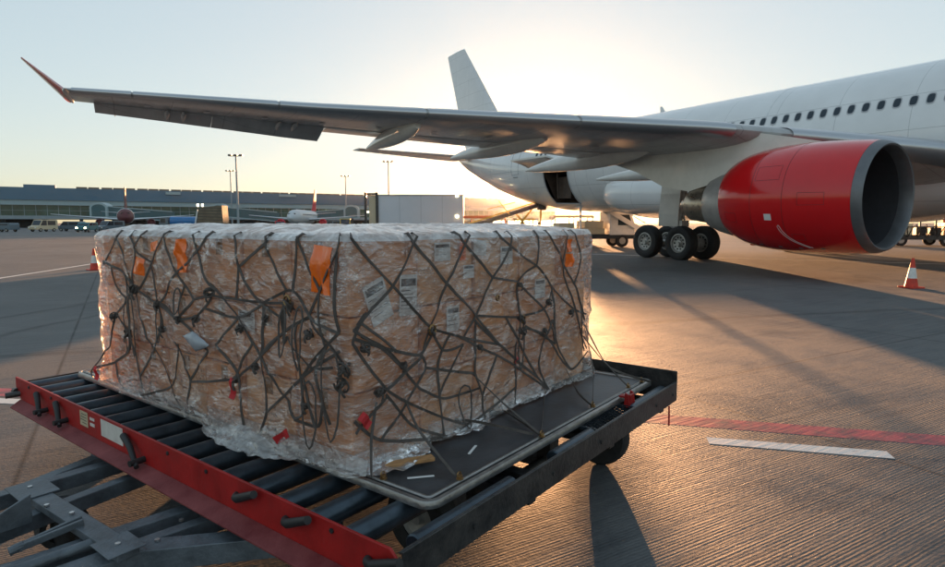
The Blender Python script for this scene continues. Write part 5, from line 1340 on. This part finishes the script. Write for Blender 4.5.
def tanker():
    p = empty('fuel_tanker', ((186-472.5)/600*112, 112, 0), R(181)); tag(p, 'long blue fuel tanker truck standing beside the tan covered loader', 'fuel tanker')
    m = MB(); m.loft([superell(x, 0, 1.95, 1.15, .82, 3, 24) for x in (-3.4, 2.2)]); m.build('tank', M_vb, p, smooth=True)
    m = MB(); m.prism([(2.5, .5), (4.2, .5), (4.2, 1.5), (3.9, 2.6), (2.5, 2.6)], -1.1, 1.1, 'y'); m.build('cab', M_vg, p, bevel=.06)
    m = MB(); m.prism([(3.0, 1.6), (4.0, 1.6), (3.82, 2.4), (3.0, 2.4)], -1.108, 1.108, 'y'); m.build('side_window', M_glass, p)
    m = MB(); m.box((-3.4, -1, .6), (4.1, 1, 1.1)); m.build('chassis', M_tdark, p); wheels(p, (-2.4, -1.2, 3.2), 1.0)
tanker()
def tan_loader():
    p = empty('covered_loader', ((214-472.5)/600*105, 105, 0), R(0)); tag(p, 'tan canvas covered high loader with a sloping side, near the tall floodlight mast', 'loader')
    m = MB(); m.prism([(-2.4, .9), (2.4, .9), (2.2, 4.6), (-1.1, 4.3), (-1.9, 3.5)], -1.3, 1.3, 'y'); m.build('canvas_cover', M_tan, p, bevel=.05)
    m = MB()
    for k in range(7): m.beam((-2.3+k*.12, -1.34, 1.2+k*.5), (2.35, -1.34, 1.0+k*.52), .08, .10)
    m.build('side_slats', M_dsteel, p)
    m = MB(); m.beam((-2.5, -1.4, .9), (-1.9, -1.4, 3.9), .16, .16); m.build('post', M_vw, p)
    m = MB(); m.box((-2.6, -1.2, .5), (2.6, 1.2, .895)); m.build('chassis', M_tdark, p)
    for x in (-1.9, -1.1): 
        m = MB(); m.box((x-.12, -1.36, 4.4), (x+.12, -1.1, 4.85)); m.build('lamp', M_cool, p)
    wheels(p, (-1.8, 1.8), 1.0)
tan_loader()
def trailer():
    Y = 51; X0_ = (366-472.5)/600*Y; p = empty('box_trailer', (X0_+4.3, Y+1.3, 0), 0); tag(p, 'white high-lift box trailer body standing above the right half of the wrapped boxes', 'box trailer')
    m = MB(); m.box((-3.2, -1.3, 1.1), (4.0, 1.3, 3.98)); m.build('box_body', M_boxw, p, bevel=.04)
    m = MB(); m.box((-4.0, -1.25, .9), (-3.205, 1.25, 3.85)); m.build('end_platform', M_vcream, p, bevel=.04)  # cream colour stands in for warm light on the left end
    m = MB()
    for x in (-4.25, -3.3): m.box((x-.10, -1.42, .5), (x+.10, -1.30, 4.15))
    m.box((-4.3, -1.42, 3.95), (-3.2, -1.3, 4.1)); m.box((-4.3, -1.42, 1.3), (-3.2, -1.3, 1.42)); m.build('guide_posts', M_dsteel, p)
    m = MB()
    for x in (-1.4, .4, 2.2): m.box((x-.012, -1.306, 1.12), (x+.012, -1.3005, 3.95))
    m.box((-3.2, -1.33, 3.86), (4.0, -1.301, 3.97)); m.box((-3.2, -1.33, 1.1), (4.0, -1.301, 1.22)); m.build('trim', M_slab, p)
    for z in (3.9, 2.15):
        m = MB(); m.box((3.35, -1.36, z-.08), (3.55, -1.305, z+.08)); m.build('marker_lamp', M_lamp, p)
    m = MB(); m.box((-4.2, -1.1, .55), (4.4, 1.1, .895)); m.build('chassis', M_tdark, p); wheels(p, (-2.6, 2.0, 3.0), 1.05, .5)
trailer()
def belt():
    p = empty('belt_loader', (2.3, 44.5, 0), 0); tag(p, 'conveyor belt loader with its long boom raised towards the open cargo door', 'belt loader')
    m = MB(); m.beam((-3.6, 0, .95), (3.0, .2, 3.05), .9, .28); m.build('boom', M_dsteel, p, bevel=.03)
    m = MB(); m.beam((-3.5, 0, 1.13), (3.0, .2, 3.20), .7, .05); m.build('belt', M_black, p)
    m = MB(); m.beam((-3.5, -.5, 1.25), (3.0, -.3, 3.32), .05, .10); m.beam((-1.2, -.5, 2.6), (.8, -.4, 3.1), .05, .05)
    for k in range(6): x = -1.2+.4*k; m.beam((x, -.5, 1.95+.13*k), (x, -.5, 2.6+.1*k), .04, .04)
    m.beam((-.4, -.5, 3.2), (.4, -.5, 2.2), .06, .06); m.build('side_rail', M_vy, p)
    m = MB(); m.prism([(-2.6, .5), (2.2, .5), (2.2, 1.05), (.2, 1.15), (-2.6, .85)], -.9, .9, 'y'); m.build('vehicle_body', M_vy, p, bevel=.04)
    m = MB(); m.beam((.8, .2, 1.0), (2.2, .2, 2.75), .12, .12); m.beam((2.0, .2, 1.0), (.9, .2, 2.3), .12, .12); m.beam((2.7, .1, .1), (2.75, .1, 2.9), .10, .10); m.build('lift_arm', M_vy, p)
    m = MB(); m.box((2.5, -.5, 2.55), (3.1, .7, 2.95)); m.build('bumper', M_dsteel, p, bevel=.05)
    wheels(p, (-1.8, 1.5), .8, .4)
belt()
def bag_cart(px, Y, rz, label, mt, mt2, group='baggage carts'):
    p = empty('baggage_cart', ((px-472.5)/600*Y, Y, 0), rz); tag(p, label, 'baggage cart', group)
    m = MB(); m.box((-1.5, -.8, .45), (1.5, .8, .6)); m.build('deck', M_dsteel, p)
    m = MB()
    for x in (-1.45, 0, 1.45):
        for y in (-.75, .75): m.box((x-.04, y-.04, .6), (x+.04, y+.04, 1.995))
    m.build('posts', mt2, p)
    m = MB(); m.prism([(-1.6, 2.0), (1.6, 2.0), (1.5, 2.2), (-1.5, 2.2)], -.85, .85, 'y'); m.build('canopy', mt, p, bevel=.02)
    m = MB(); m.box((-1.3, -.6, .605), (-.2, .5, 1.3)); m.box((.2, -.5, .605), (1.1, .6, 1.15)); m.build('luggage', M_tan, p)
    wheels(p, (-1.1, 1.1), .65, .25, .15)
bag_cart(473, 52, R(4), 'baggage cart with orange canopy just right of the white box trailer', M_orange2, M_vcream)
bag_cart(488, 56, R(8), 'baggage cart with cream canopy behind the conveyor boom', M_vcream, M_orange2)
bag_cart(571, 47, R(4), 'baggage cart with cream canopy and pale posts below the open cargo door', M_vcream, M_vw)
def tug():
    p = empty('baggage_tractor', (4.6, 50.5, 0), R(10)); tag(p, 'yellow baggage tractor standing behind the conveyor boom', 'baggage tractor')
    m = MB(); m.prism([(-1.4, .35), (1.5, .35), (1.5, 1.0), (.5, 1.1), (.3, .75), (-1.4, .75)], -.7, .7, 'y'); m.build('body', M_vy, p, bevel=.04)
    m = MB()
    for x, y in ((.3, -.6), (.3, .6), (-1.0, -.6), (-1.0, .6)): m.box((x-.04, y-.04, .75), (x+.04, y+.04, 1.85))
    m.box((-1.1, -.7, 1.85), (.5, .7, 1.95)); m.build('roof_frame', M_vy, p)
    m = MB(); m.box((-.9, -.5, .75), (-.5, .5, 1.2)); m.build('seat', M_black, p); wheels(p, (-.9, 1.0), .6, .35, .2)
tug()
def stair_truck():
    p = empty('stair_truck', (8.75, 40.8, 0), R(8)); tag(p, 'white service truck with a slanting stair behind its cab, under the tail', 'stair truck')
    m = MB(); m.box((-3.6, -.95, .55), (2.0, .95, .85)); m.build('chassis', M_tdark, p)
    m = MB(); m.prism([(.2, .8), (1.9, .8), (1.95, 1.5), (1.65, 2.35), (.2, 2.35)], -1.0, 1.0, 'y'); m.build('cab', M_vw, p, bevel=.05)
    m = MB(); m.prism([(.75, 1.45), (1.75, 1.45), (1.52, 2.15), (.75, 2.15)], -1.006, 1.006, 'y'); m.build('side_window', M_glass, p)
    m = MB(); m.beam((1.88, 0, 1.5), (1.62, 0, 2.2), 1.7, .03, (1, 0, 0)); m.build('windscreen', M_glass, p)
    m = MB(); m.box((-3.4, -.9, .855), (-.1, .9, 1.25)); m.box((-3.2, -.8, 1.255), (-2.2, .8, 1.6)); m.box((-1.5, -.85, 1.255), (-.2, .85, 1.75)); m.build('equipment_body', M_vcream, p, bevel=.03)
    m = MB(); m.beam((-.6, -1.1, 2.75), (2.6, -1.1, 1.0), .08, .30); m.beam((-.6, -.45, 2.75), (2.6, -.45, 1.0), .08, .30)
    for k in range(10): t = k/9; m.box((-.6+3.2*t-.12, -1.06, 2.72-1.75*t), (-.6+3.2*t+.12, -.49, 2.76-1.75*t))
    m.box((-2.0, -1.14, 2.6), (-.5, -.4, 2.68)); m.box((-1.9, -1.1, .9), (-1.8, -1.0, 2.6)); m.box((2.35, -1.08, .1), (2.45, -.98, 1.0)); m.build('stair', M_vw, p)
    m = MB(); m.beam((-.6, -1.12, 3.3), (2.6, -1.12, 1.6), .04, .05)
    for k in range(6): t = k/5; m.beam((-.6+3.2*t, -1.12, 2.8-1.75*t), (-.6+3.2*t, -1.12, 3.32-1.72*t), .03, .03)
    m.build('handrail', M_vw, p); wheels(p, (-2.6, -1.4, 1.1), .85, .42)
stair_truck()
def uld_loader():
    p = empty('container_loader', (31.8, 42.6, 0), R(-12)); tag(p, 'dark container loader crowded with hoses and frames at the right edge, beyond the engine', 'container loader')
    m = MB(); m.box((-3.8, -1.3, .45), (4.5, 1.3, .75)); m.build('chassis', M_dsteel, p)
    r2 = random.Random(4)
    m = MB()
    for k in range(9): x = -3.6+k*.95; m.box((x-.05, -1.34, .75), (x+.05, -1.26, 1.9+.2*(k % 2)))
    m.box((-3.7, -1.36, 1.9), (4.4, -1.25, 2.0)); m.box((-3.7, -1.36, 1.3), (4.4, -1.26, 1.36)); m.build('side_frame', M_dsteel, p)
    for k in range(9):
        m = MB(); x = -3.4+k*.85; h = r2.uniform(.4, 1.0); m.box((x, -1.1, .755), (x+r2.uniform(.4, .7), r2.uniform(-.3, .9), .755+h)); m.build('equipment_case', r2.choice([M_black, M_dsteel, M_darksteel]), p, bevel=.03)
    m = MB()
    for k in range(12):
        x = -3.3+k*.6; m.tube([(x, -1.4, .6), (x+.2, -1.5, 1.0+.3*r2.random()), (x+.5, -1.42, 1.5), (x+.6, -1.38, .8)], .035, 6)
    m.build('hoses', M_black, p)
    m = MB(); m.loft([superell(x, -.6, 1.7, r_, r_, 2, 14) for x, r_ in ((.9, .15), (1.1, .38), (1.9, .38), (2.1, .15))]); m.build('orange_drum', M_orange2, p, smooth=True)
    m = MB(); m.box((-1.6, -1.42, 1.75), (-.9, -1.37, 1.92)); m.build('lamp', M_cool, p)
    wheels(p, (-3.0, -1.8, 1.0, 3.4), 1.1, .4)
uld_loader()
bag_cart(620, 118, R(4), 'far baggage cart standing beyond the aircraft wheels in the glow', M_vcream, M_vw)

# ------------------------------------------------------------------ thin sunset haze
m = MB(); m.box((-900, -60, -1), (900, 1200, 60))
hm = bpy.data.materials.new('thin_air'); hm.use_nodes = True; nt = hm.node_tree
for n in list(nt.nodes): nt.nodes.remove(n)
o_ = nt.nodes.new('ShaderNodeOutputMaterial'); v = nt.nodes.new('ShaderNodeVolumePrincipled')
v.inputs['Density'].default_value = .00006; v.inputs['Color'].default_value = (.92, .94, .97, 1); v.inputs['Anisotropy'].default_value = .92
nt.links.new(v.outputs[0], o_.inputs['Volume'])
tag(m.build('haze', hm), kind='stuff')
